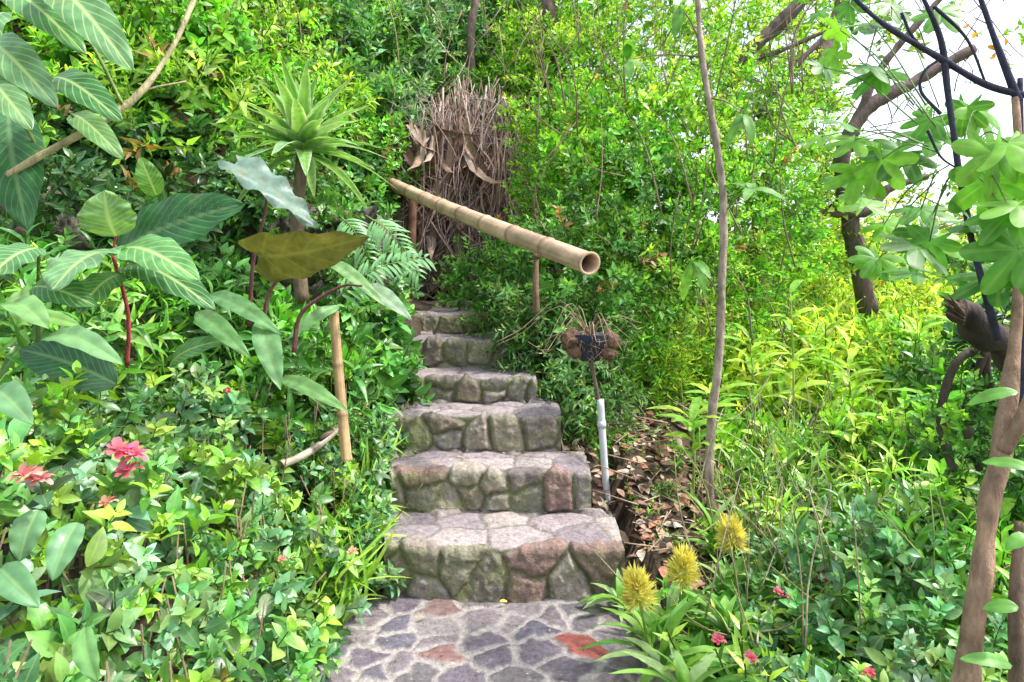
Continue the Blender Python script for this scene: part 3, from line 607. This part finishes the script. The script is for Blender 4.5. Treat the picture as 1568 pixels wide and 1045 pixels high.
plant(gb,'round',pos,ax,rng.uniform(.08,.17,n),pick('pale',n)*.9); gb.obj('edge_grass',[M_gloss])
ml=MB()
for px,py,d,r,n,kind,pal in [(60,430,4.2,.3,90,'round','mid'),(330,480,4.4,.3,130,'round','mid'),(250,500,4.0,.36,160,'lance','mid'),(130,520,3.6,.36,140,'lance','vivid'),(420,545,4.2,.3,150,'round','vivid'),(560,520,4.9,.22,130,'round','mid'),(470,600,4.0,.3,130,'lance','mid'),(570,590,4.6,.2,100,'round','mid'),(30,500,3.0,.3,80,'lance','mid'),(585,430,6.3,.24,100,'round','blue'),(545,380,6,.26,120,'lance','mid'),(520,330,6.4,.38,160,'round','mid'),(560,250,7.4,.45,170,'small','vivid'),(340,320,5.0,.34,150,'round','dark'),(430,310,5.0,.32,140,'small','mid'),(240,390,4.4,.3,100,'round','dark'),(140,320,4.4,.28,90,'round','dark'),(50,310,4.2,.26,80,'small','dark'),(530,420,5.0,.14,50,'small','mid')]:
    blob(ml,S(px,py,d),(r,r*.7,r*.8),n,kind,pal,(.16,.32),up=.5)
ml.obj('bank_foliage',[M_gloss])
# ---------------------------------------------------------------- big leaves
def bigleaf(mb,P0,P1,nr,width,col,mi=0,arch=.12,fold=.25,shape='ovate',ridge=0.0,freq=13,wav=.04,nu=26,nv=12,edge=None):
    P0=np.array(P0);P1=np.array(P1); d=P1-P0; Ln=np.linalg.norm(d); d=d/Ln; nr=np.array(nr,float); nr=nrmz(nr-d*(nr@d)); sd=np.cross(d,nr)
    u=np.linspace(0,1,nu); v=np.linspace(-1,1,nv+1); Ug,Vg=np.meshgrid(u,v,indexing='ij')
    if shape=='ovate': w=(u**.55)*((1-u)**.75); 
    elif shape=='lance': w=(u**.6)*(1-u)**.9
    elif shape=='cord': w=((u+.02)**.3)*((1-u)**.85)
    else: w=np.minimum(1,u*4+.3)*(1-u**2.0)**.9
    w=w/w.max()*width/2; W=w[:,None]*np.ones_like(Vg)
    arc=arch*Ln*np.sin(math.pi*Ug**.9)
    back=(-.12*Ln*np.abs(Vg)**1.5*(1-Ug)**3 if shape=='cord' else 0)
    hgt=arc+fold*W*np.abs(Vg)**1.2-fold*.6*W*np.abs(Vg)**3+wav*width*np.abs(Vg)**2*np.sin(Ug*23+Vg*3+P0[0]*9)+ridge*np.sin(freq*(6.283*Ug-1.6*np.abs(Vg)))*(1-np.abs(Vg))
    V=P0+d*(Ug*Ln+back)[...,None]+sd*(W*Vg)[...,None]+nr*hgt[...,None]
    i=(np.arange(nu-1)[:,None]*(nv+1)+np.arange(nv)[None]); F=np.stack([i,i+1,i+nv+2,i+nv+1],-1).reshape(-1,4)
    K=np.tile(col,(nu*(nv+1),1)).astype(float)
    if edge is not None:
        k=(sst(.6,.95,np.abs(Vg)).ravel())[:,None]; K=K*(1-k)+np.array(edge)*k
    else:
        b_=sst(.35,.6,fbm(V.reshape(-1,3)*9+P0*7,3))[:,None]*(np.abs(Vg).ravel()[:,None]>.3)*(nu>20); K=K*(1-.45*b_)+np.array([.30,.26,.07])*.45*b_
    mb.raw(V.reshape(-1,3),F.ravel(),np.full(len(F),4),np.stack([Ug,Vg,0*Ug],-1).reshape(-1,3),K,mi)
def BL(mb,a,b,d,wpx,col,mi=0,nr=(0.1,-.8,.6),**k):
    d0,d1=d if isinstance(d,tuple) else (d,d); dm=(d0+d1)/2
    bigleaf(mb,S(*a,d0),S(*b,d1),nr,wpx/1045*dm,col,mi,**k)
dk=(.035,.14,.04)
vp=MB()
BL(vp,(70,-30),(205,112),(2.0,1.85),72,(.13,.30,.12),0)
BL(vp,(10,-10),(132,84),(2.1,1.95),60,(.10,.27,.09),0)
BL(vp,(-25,60),(88,165),(2.0,1.85),66,(.16,.32,.16),0)
BL(vp,(78,120),(188,188),(2.1,1.95),56,(.06,.20,.07),0)
BL(vp,(-20,118),(50,200),(1.9,1.8),54,(.17,.34,.15),0)
BL(vp,(110,175),(190,245),(2.1,2.0),40,(.17,.34,.13),0)
BL(vp,(15,170),(42,352),(2.2,2.0),84,dk,1,nr=(.4,-.9,.2),ridge=.004)
BL(vp,(10,20),(-40,120),(1.9,1.7),60,(.12,.28,.1),0)
BL(vp,(160,60),(120,-20),(2.2,2.1),46,(.12,.3,.1),0)
tube(vp,[S(-40,300,2.0),S(60,240,2.05),S(190,165,2.1),S(260,80,2.2),S(310,-30,2.3)],[.012,.010,.009,.007],60,8,(.50,.43,.24),2,.25)
for a,b in [((190,165),(75,-30)),((170,175),(80,120)),((110,210),(110,175)),((60,240),(15,170))]: tube(vp,[S(*a,2.1),S((a[0]+b[0])/2+8,(a[1]+b[1])/2,2.08),S(*b,2.05)],[.006,.004],12,6,(.2,.28,.08),2)
tube(vp,[S(160,180,2.1),S(220,140,2.2),S(285,125,2.3)],[.004,.003],10,5,(.4,.32,.18),2)
vp.obj('veined_leaf_vine',[M_vein,M_dkvein,M_bark])
vp=MB(); hub=(180,385)
BL(vp,hub,(80,445),(2.7,2.4),108,(.17,.36,.16),0,nr=(-.2,-.8,.6))
BL(vp,(178,362),(160,292),(2.75,2.7),86,(.20,.38,.12),0,nr=(0,-.9,.4))
BL(vp,hub,(374,312),(2.8,2.7),96,dk,1,nr=(0,-.9,.4),ridge=.008,arch=.06)
BL(vp,hub,(305,430),(2.7,2.45),72,(.12,.32,.10),0,nr=(0,-.6,.8))
BL(vp,(190,410),(330,475),(2.8,2.5),60,(.06,.18,.07),0,nr=(0,-.6,.8))
BL(vp,(185,420),(120,480),(2.7,2.5),56,(.11,.26,.10),0)
BL(vp,(60,380),(-20,430),(2.6,2.4),70,(.09,.26,.09),0)
BL(vp,(50,440),(150,470),(2.6,2.5),50,(.07,.22,.07),0)
BL(vp,(180,590),(30,535),(2.6,2.6),70,(.03,.12,.04),1)
BL(vp,(240,300),(215,240),(3.6,3.5),36,(.14,.34,.06),0); BL(vp,(260,560),(350,520),(2.9,2.8),36,(.12,.30,.1),0)
tube(vp,[S(195,560,2.85),S(196,480,2.82),S(172,388,2.75)],[.010,.007],20,8,(.34,.05,.06),2); tube(vp,[S(172,388,2.75),S(178,362,2.75)],[.006,.004],6,6,(.3,.05,.05),2)
tube(vp,[S(60,560,2.7),S(58,470,2.65),S(60,380,2.6)],[.009,.006],16,8,(.12,.16,.05),2)
vp.obj('veined_leaf_plant',[M_vein,M_dkvein,M_bark])
el_=MB()
for a,b,d,w,c in [((10,470),(75,505),(1.6,1.5),46,(.18,.36,.12)),((40,440),(48,500),(1.7,1.6),40,(.22,.42,.12)),((70,520),(190,560),(1.7,1.6),42,(.17,.34,.14)),((-10,600),(50,650),(1.4,1.3),50,(.14,.30,.13)),((30,500),(125,500),(1.75,1.7),32,(.2,.4,.1)),((60,780),(30,860),(1.25,1.2),46,(.14,.30,.13)),((120,800),(80,890),(1.3,1.22),44,(.15,.32,.15)),((0,870),(60,930),(1.2,1.15),46,(.13,.30,.13)),((130,960),(150,1045),(1.3,1.25),36,(.17,.38,.12))]:
    BL(el_,a,b,d,w,c,0,nr=(rng.normal(0,.3),-.6,.8),nu=22,nv=8,arch=.15,fold=.5)
el_.obj('broad_leaf_shrub',[M_gloss])
tp=MB()
BL(tp,(362,252),(488,352),(3.3,3.2),60,(.19,.29,.24),0,nr=(.2,-.6,.75),shape='cord',wav=.12,arch=.04)
BL(tp,(395,392),(566,362),(3.2,3.0),88,(.13,.125,.035),0,nr=(0,-.75,-.5),shape='cord',arch=.07,wav=.06)
BL(tp,(400,488),(430,598),(3.0,2.8),40,(.16,.34,.14),0,shape='lance'); BL(tp,(320,452),(434,514),(3.1,2.9),30,(.15,.34,.13),0,shape='lance')
BL(tp,(300,478),(385,550),(2.9,2.75),32,(.13,.30,.10),0,shape='lance'); BL(tp,(555,438),(632,492),(3.6,3.4),28,(.3,.44,.28),0,shape='lance'); BL(tp,(430,580),(535,632),(3.2,3.0),26,(.17,.36,.12),0,shape='lance')
BL(tp,(500,400),(590,470),(3.6,3.4),22,(.22,.40,.16),0,shape='lance'); BL(tp,(520,470),(440,520),(3.6,3.4),22,(.14,.32,.11),0,shape='lance')
for p in [[(382,500),(388,400),(408,315),(400,270)],[(400,520),(412,450),(440,410),(430,390)],[(450,540),(462,480),(520,440),(555,438)]]: tube(tp,[S(*q,3.3) for q in p],[.012,.008,.005],22,8,(.16,.06,.06),1)
tp.obj('taro_plant',[M_taro,M_bark])
ag=MB(); c0=S(463,232,4.1)
for k in range(46):
    az=k*2.39996; el=math.radians(82-2.2*k+rng.normal(0,6)); d=np.array([math.cos(az)*math.cos(el),math.sin(az)*math.cos(el),math.sin(el)]); d=nrmz(d+np.array([.06,-.22,0])); Ln=rng.uniform(.44,.60)*(1 if k>6 else .75)
    p0=c0+d*.03; up=nrmz(np.cross(np.cross(d,[0,0,1.]),d)); cc=np.array([(.16,.34,.12),(.24,.42,.2),(.12,.32,.06),(.2,.40,.10)][rng.integers(4)])
    bigleaf(ag,p0,p0+d*Ln-np.array([0,0,.12])*max(0,math.cos(el)),up,.10,cc,0,arch=.09,fold=.5,shape='strap',wav=.02,nu=16,nv=8,edge=(.55,.66,.46))
tube(ag,[c0-[0,0,.9],c0-[.03,0,.5],c0],[.045,.04,.035],20,10,(.17,.12,.08),1)
ag.obj('agave_plant',[M_gloss,M_bark])
pf=MB()
for A_,B_,D_ in [((500,470),(650,395),3.9),((560,330),(640,420),4.3),((520,330),(575,420),4.4)]:
    P=tube(pf,[S(*A_,D_),(S(*A_,D_)+S(*B_,D_))/2+[0,-.05,.07],S(*B_,D_)],[.005,.002],20,5,(.2,.3,.08),1)
    ax=nrmz(P[-1]-P[0]); sdv=nrmz(np.cross(ax,[.1,-.7,.6]))
    for q in range(3,20):
        for sg in (-1,1): bigleaf(pf,P[q],P[q]+(sdv*sg*.9+ax*.6)*(.17-.005*q)-[0,0,.03]+rng.normal(0,.012,3),(0,-.7,.7),.02,(.2,.42,.18),0,shape='lance',nu=7,nv=2,wav=0)
pf.obj('palm_frond',[M_gloss,M_bark])
# ---------------------------------------------------------------- slender tree
tb=MB(); pp=[(1092,800),(1086,730),(1090,640),(1101,540),(1105,440),(1108,350),(1104,270),(1090,180),(1074,80),(1066,-40)]
tube(tb,[S(*q,4.2) for q in pp],[.030,.028,.026,.025,.025,.024,.022,.02,.018,.015],180,12,(.36,.28,.23),0,.28,True,.28)
for a,b in [((1076,88),(960,92)),((1085,150),(1140,175)),((1070,60),(1040,10)),((1100,450),(1060,400)),((1106,330),(1150,290))]:
    tube(tb,[S(*a,4.2),S((a[0]+b[0])/2,(a[1]+b[1])/2-6,4.15),S(*b,4.0)],[.006,.003],12,6,(.22,.16,.12),0)
    for q in range(4): bigleaf(tb,S(*b,4.0),S(*b,4.0)+rng.normal(0,.12,3)+[0,0,-.03],(0,-.6,.8),.06,(.14,.34,.06),1,nu=9,nv=4)
tb.obj('slender_tree',[M_bark,M_leaf])
# ---------------------------------------------------------------- near right tree with palmate leaves
def palmT():
    th=np.radians(np.linspace(-150,150,121)); lob=np.abs(np.cos(th*3.5*.98)) 
    r=.40+.60*lob**1.1*np.cos(th*.42); r[0]=r[-1]=.12
    V=[(0,0,0)];U=[(0,0,0)];F=[]
    for ring,f in ((1,.55),(2,1.0)):
        for k,t in enumerate(th):
            rr=r[k]*f if ring==2 else min(r[k]*.75,.3); V.append((rr*math.sin(t),rr*math.cos(t),-.30*rr*rr+.09*lob[k]*rr)); U.append((rr,(1-lob[k]**4)*1.2,0))
    n=len(th)
    for k in range(n-1): F.append((0,1+k+1,1+k)); F.append((1+k,2+k,1+n+k+1,1+n+k))
    return mkT(V,F,U)
PT=palmT()
nt_=MB()
tube(nt_,[S(1470,1120,2.0),S(1492,960,2.0),S(1512,800,2.02),S(1540,650,2.05),S(1556,500,2.1),S(1562,300,2.15),S(1555,150,2.2)],[.036,.032,.029,.027,.018,.013,.011],150,14,(.40,.26,.17),0,.28,True,.32)
tube(nt_,[S(1535,690,2.03),S(1565,640,2.0),S(1600,560,2.0)],[.022,.018],20,10,(.34,.22,.14),0,.2)
dkc=(.05,.05,.085)
for pts_,r_ in [([(1290,-20),(1350,35),(1440,90),(1510,130),(1568,145),(1620,150)],.010),([(1405,-20),(1440,60),(1452,150),(1468,260),(1490,380),(1528,520)],.010),([(1495,-20),(1530,80),(1560,155)],.011),([(1562,120),(1562,300),(1566,480),(1562,640)],.012),([(1440,90),(1415,110),(1410,140),(1440,175)],.005),([(1510,130),(1480,60),(1430,10)],.005),([(1440,90),(1400,60),(1380,20)],.004),([(1468,260),(1440,240),(1420,200)],.004)]:
    tube(nt_,[S(*q,2.2) for q in pts_],[r_*.7,r_,r_*1.2],60,8,dkc,0,.3)
tube(nt_,[S(1560,1080,1.95),S(1556,950,1.95),S(1565,800,2.0)],[.024,.022,.02],30,10,(.22,.15,.1),0,.2)
plc=[]
for px,py,d,s in [(1285,300,2.9,.12),(1330,240,2.7,.14),(1300,190,2.9,.12),(1385,230,2.6,.15),(1420,330,2.5,.14),(1350,330,2.8,.12),(1450,390,2.4,.14),(1510,340,2.2,.15),(1540,230,2.0,.15),(1420,170,2.6,.14),(1310,60,2.8,.14),(1290,120,3,.12),(1345,100,2.7,.13),(1530,400,2.2,.14),(1390,410,2.7,.12),(1380,20,2.7,.12),(1500,270,2.1,.14),(1550,300,1.9,.14),(1260,210,3.1,.1),(1340,390,2.9,.11),(1250,30,3.1,.11),(1470,150,2.4,.12),(1560,380,1.9,.14),(1320,20,2.9,.11)]:
    for q in range(2):
        plc.append((S(px+rng.normal(0,26),py+rng.normal(0,20),d),s*rng.uniform(.75,1.15)))
pos=np.array([p for p,s in plc]); sc=np.array([s for p,s in plc]); n=len(pos)
R=np.array([basis([rng.normal(-.4,.7),rng.normal(-.3,.4),rng.normal(-.45,.35)],[rng.normal(-.1,.5),-.45,.9]) for _ in range(n)])
nt_.inst(PT,pos,R,sc,np.array([(.10,.31,.035),(.07,.22,.03),(.18,.43,.04)])[rng.integers(0,3,n)],1)
for p in pos[::2]:
    h=S(1468,260,2.2) if p[0]>1.2 else S(1430,150,2.3); h=h+(p-h)*.25+[0,0,.05]; tube(nt_,[h,(h+p)/2+[0,0,.04],p],[.003,.002],10,4,(.16,.26,.08),0)
for px,py in [(1560,600),(1575,820),(1560,930),(1550,1020),(1580,720)]:
    a=S(px,py,1.85); b=a+np.array([-.10+rng.normal(0,.03),rng.normal(0,.04),rng.normal(-.02,.04)]); bigleaf(nt_,a,b,(rng.normal(0,.3),-.6,.8),.04,(.16,.40,.08),1,nu=12,nv=6)
nt_.obj('palmate_leaf_tree',[M_bark,M_leaf])
sb=MB(); tube(sb,[S(1640,700,3.0),S(1570,570,2.75),S(1505,505,2.65),S(1465,475,2.6)],[.08,.065,.05,.04],90,24,(.065,.045,.04),0,.6,True,.5)
for k in range(40):
    a_=k/40*6.28*2; rr=.038 if k<20 else .018; p=S(1474,482,2.61)+np.array([.02*math.cos(a_),rr*math.cos(a_),rr*math.sin(a_)]); tube(sb,[p,p+(nrmz(S(1440,452,2.58)-S(1505,505,2.65))+rng.normal(0,.15,3))*rng.uniform(.03,.12)],[.009,.001],6,5,(.11,.07,.05),0,.4)
sb.obj('broken_tree_stump',[M_darkbark])
sv_=MB()
for pts_ in [[(1500,720),(1478,640),(1500,560),(1520,520)],[(1520,740),(1530,640),(1510,560),(1540,500)],[(1460,720),(1440,640),(1462,560),(1500,530)]]:
    tube(sv_,[S(*q,2.9) for q in pts_],[.018,.016,.014],50,10,(.09,.07,.055),0,.4,True,.3)
for px,py in [(1540,580),(1500,610),(1460,640),(1550,640),(1500,690),(1470,590),(1450,690),(1540,700)]: blob(sv_,S(px,py,2.95),(.12,.12,.12),34,'small',['mid','dark','vivid'][px%3],(.10,.18),mi=1)
sv_.obj('climbing_vine',[M_darkbark,M_leaf])
# ---------------------------------------------------------------- yellow brush flowers
yf=MB()
pet=leafT([0,.3,.7,1],[.03,.06,.055,0],.4,.1,-.12)
for px,py,d,tilt in [(977,905,2.55,-.2),(1046,873,2.75,.05),(1120,822,2.95,-.15)]:
    c=S(px,py,d); ax=nrmz([tilt,-.15,1]); n=340; t=rng.random(n); az=rng.uniform(0,6.28,n)
    out=np.stack([np.cos(az),np.sin(az),0*az],-1); pos=c+ax*((t-.5)*.10)[:,None]+out*.014
    dd=out*(1-.7*t[:,None])+ax*(-.1+1.1*t[:,None]); yf.inst(pet,pos,frames(dd+rng.normal(0,.16,(n,3))),rng.uniform(.045,.072,n),np.array([.85,.78,.16])*rng.uniform(.8,1.1,(n,1)),1)
    tube(yf,[c-ax*.35,c-ax*.15,c+ax*.04],[.006,.006],12,6,(.2,.3,.08),2)
    husk(yf,c-ax*.01,.03,(.7,.62,.08),.15)
    b=c-ax*.33+[0,.1,0]
    for k in range(22):
        a_=rng.uniform(0,6.28); el=rng.uniform(.05,1.0); dv=np.array([math.cos(a_)*math.cos(el),math.sin(a_)*math.cos(el)*.8,math.sin(el)]); Ln=rng.uniform(.18,.32)
        cl=np.array([(.18,.42,.06),(.27,.50,.08),(.12,.32,.06),(.34,.53,.16)][rng.integers(4)])
        bigleaf(yf,b+rng.normal(0,.03,3),b+dv*Ln-[0,0,.06*(1-el/1.4)],np.cross(np.cross(dv,[0,0,1.]),dv),rng.uniform(.025,.05),cl,0,arch=.16,fold=.4,shape='lance',nu=14,nv=4,wav=.02)
for px,py,d,q_ in [(1015,985,2.5,.9),(1110,930,2.75,.8),(1190,880,3.1,1),(1050,1040,2.3,1),(1090,800,3.6,1),(1170,770,3.9,1),(1130,710,4.3,1),(1240,760,3.8,1),(950,885,3.15,.55)]:
    b=S(px,py+40,d); 
    for k in range(15):
        a_=rng.uniform(0,6.28); el=rng.uniform(.2,1.2); dv=np.array([math.cos(a_)*math.cos(el),math.sin(a_)*math.cos(el)*.8,math.sin(el)]); Ln=rng.uniform(.18,.4)*q_
        cl=np.array([(.18,.40,.06),(.25,.48,.1),(.12,.32,.06),(.34,.50,.2)][rng.integers(4)])
        bigleaf(yf,b,b+dv*Ln-[0,0,.08*(1-el/1.4)],np.cross(np.cross(dv,[0,0,1.]),dv),rng.uniform(.025,.055),cl,0,arch=.16,fold=.35,shape='lance',nu=14,nv=4,wav=.02)
yf.obj('yellow_brush_flower_plant',[M_gloss,M_petal,M_bark])
gs=MB()
for px,py0,py1,d in [(1212,700,450,5.0),(1150,660,520,5.2),(1370,780,640,4.2),(1300,700,560,5.0),(1090,690,600,4.6),(1440,760,620,3.9),(1060,720,640,4.3)]:
    P=tube(gs,[S(px,py0+60,d),S(px+3,(py0+py1)/2,d),S(px-2,py1,d)],[.010,.006],20,6,(.36,.46,.12),1)
    for q in range(7,20,1):
        a_=q*2.4+px; dv=np.array([math.cos(a_),math.sin(a_)*.7,.35]); 
        bigleaf(gs,P[q],P[q]+nrmz(dv)*rng.uniform(.2,.36)-[0,0,.03],(-dv[0]*.3,-.3,.9),rng.uniform(.04,.07),np.array([(.32,.56,.06),(.44,.66,.08),(.22,.48,.06)][rng.integers(3)]),0,arch=.14,shape='lance',nu=12,nv=4)
gs.obj('ginger_plant',[M_leaf,M_bark])
# ---------------------------------------------------------------- leaf litter
lb=MB(); n=2600; x=rng.uniform(.2,2.2,n); y=rng.uniform(3.35,6.5,n); z=H(x,y)+rng.uniform(.0,.03,n); ok=x>np.interp(y,[3.3,5.2],[.58,.25]); x=x[ok];y=y[ok];z=z[ok];n=len(x)
R=np.array([basis([rng.normal(),rng.normal(),rng.normal(0,.3)],[rng.normal(0,.5),rng.normal(0,.5),1]) for _ in range(n)])
cc=np.array([(.34,.21,.15),(.44,.31,.22),(.25,.14,.10),(.46,.21,.13),(.5,.42,.34)])[rng.integers(0,5,n)]
lb.inst(L_mid,np.stack([x,y,z],-1),R,rng.uniform(.04,.12,n),cc)
x=rng.uniform(-5,-1.3,900); y=rng.uniform(4.8,9,900); z=H(x,y)+.02; R=frames(rng.normal(size=(900,3))*[1,1,.4]); lb.inst(L_mid,np.stack([x,y,z],-1),R,rng.uniform(.06,.14,900),cc[rng.integers(0,n,900)])
for k in range(130):
    x=rng.uniform(.6,1.7);y=rng.uniform(3.5,5.6);p=np.array([x,y,float(H(np.array([x]),np.array([y]))[0])+.04]); q=p+[rng.normal(0,.15),rng.normal(0,.15),rng.uniform(0,.08)]; tube(lb,[p,q],[.005,.003],4,4,(.38,.28,.2))
x=rng.uniform(.62,1.6,110); y=rng.uniform(3.6,5.6,110); plant(lb,'fine',np.stack([x,y,H(x,y)],-1),np.tile([0,-.1,1],(110,1))+rng.normal(0,.5,(110,3)),rng.uniform(.08,.2,110),pick('vivid',110),1)
for px,py,d,s,c in [(765,932,3.2,.04,(.75,.5,.08)),(820,603,4.8,.05,(.6,.4,.08)),(660,800,3.9,.03,(.4,.25,.1)),(700,712,4.05,.03,(.45,.3,.15)),(640,960,3.05,.03,(.4,.28,.12))]:
    k=np.searchsorted(stepy,d)-1; zt=(stepz[k] if k>=0 else 0)+.025
    lb.inst(L_mid,np.array([[(px-784)/1045*d,d,zt]]),np.array([basis([1,.3,.1],[.1,-.3,1])]),np.array([s]),np.array([c]))
for k in range(7):
    n=34; d=rng.uniform(2.6,3.25,n) if k==0 else rng.uniform(stepy[k-1]+.08,stepy[k]-.02,n); zt=(stepz[k-1] if k else 0)+.022
    xe=ends[k-1] if k else .5; x=rng.uniform(-.7 if k<3 else -.85,xe-.04,n); lb.inst(L_mid,np.stack([x,d,np.full(n,zt)],-1),np.array([basis([rng.normal(),rng.normal(),0],[rng.normal(0,.2),rng.normal(0,.2),1]) for _ in range(n)]),rng.uniform(.006,.024,n),cc[rng.integers(0,len(cc),n)])
lb.obj('leaf_litter',[M_dry,M_leaf])
dt=MB()
for k in range(34):
    d=rng.uniform(14,45); px=rng.uniform(1080,1750); x=(px-784)/1045*d; z0=float(H(np.array([x]),np.array([d]))[0]); r=rng.uniform(1.0,1.9)*d/22
    top=1.53+rng.uniform(10,75)/1045*d; 
    blob(dt,(x,d,top-r),(r*1.1,r,r),120,'lime',['lime','mid','vivid'][k%3],(.7*d/22,1.2*d/22),up=.3); tube(dt,[(x,d,z0-.5),(x+.1,d,top-r)],[.25,.12],6,6,(.12,.09,.07),1)
dt.obj('distant_trees',[M_leaf,M_bark])
# ---------------------------------------------------------------- light, world, camera
el=math.radians(58); az=math.radians(92)
sv=Vector((math.cos(el)*math.sin(az),math.cos(el)*math.cos(az),math.sin(el)))
ld=bpy.data.lights.new('sun','SUN'); ld.energy=5.0; ld.angle=math.radians(4); ld.color=(1,.96,.89); lo=bpy.data.objects.new('sun',ld); lo.rotation_euler=sv.to_track_quat('Z','Y').to_euler(); bpy.context.scene.collection.objects.link(lo)
w=bpy.data.worlds.new('World'); bpy.context.scene.world=w; w.use_nodes=True; nt=w.node_tree; bg=nt.nodes['Background']
sk=nt.nodes.new('ShaderNodeTexSky'); sk.sky_type='NISHITA'; sk.sun_disc=False; sk.sun_elevation=el; sk.sun_rotation=az; sk.dust_density=3; sk.air_density=1
hs=nt.nodes.new('ShaderNodeHueSaturation'); hs.inputs['Saturation'].default_value=.5; hs.inputs['Value'].default_value=2.8
nt.links.new(sk.outputs[0],hs.inputs['Color']); nt.links.new(hs.outputs[0],bg.inputs[0]); bg.inputs[1].default_value=.15
cd=bpy.data.cameras.new('camera'); cd.lens=24; cd.sensor_width=36; cd.shift_y=-92.5/1568; cd.clip_end=1000; cd.clip_start=.05
co=bpy.data.objects.new('camera',cd); co.location=(0,0,1.53); co.rotation_euler=(math.pi/2,0,0); bpy.context.scene.collection.objects.link(co); bpy.context.scene.camera=co
sc_=bpy.context.scene; sc_.view_settings.view_transform='Standard'; sc_.view_settings.look='None'; sc_.view_settings.exposure=0
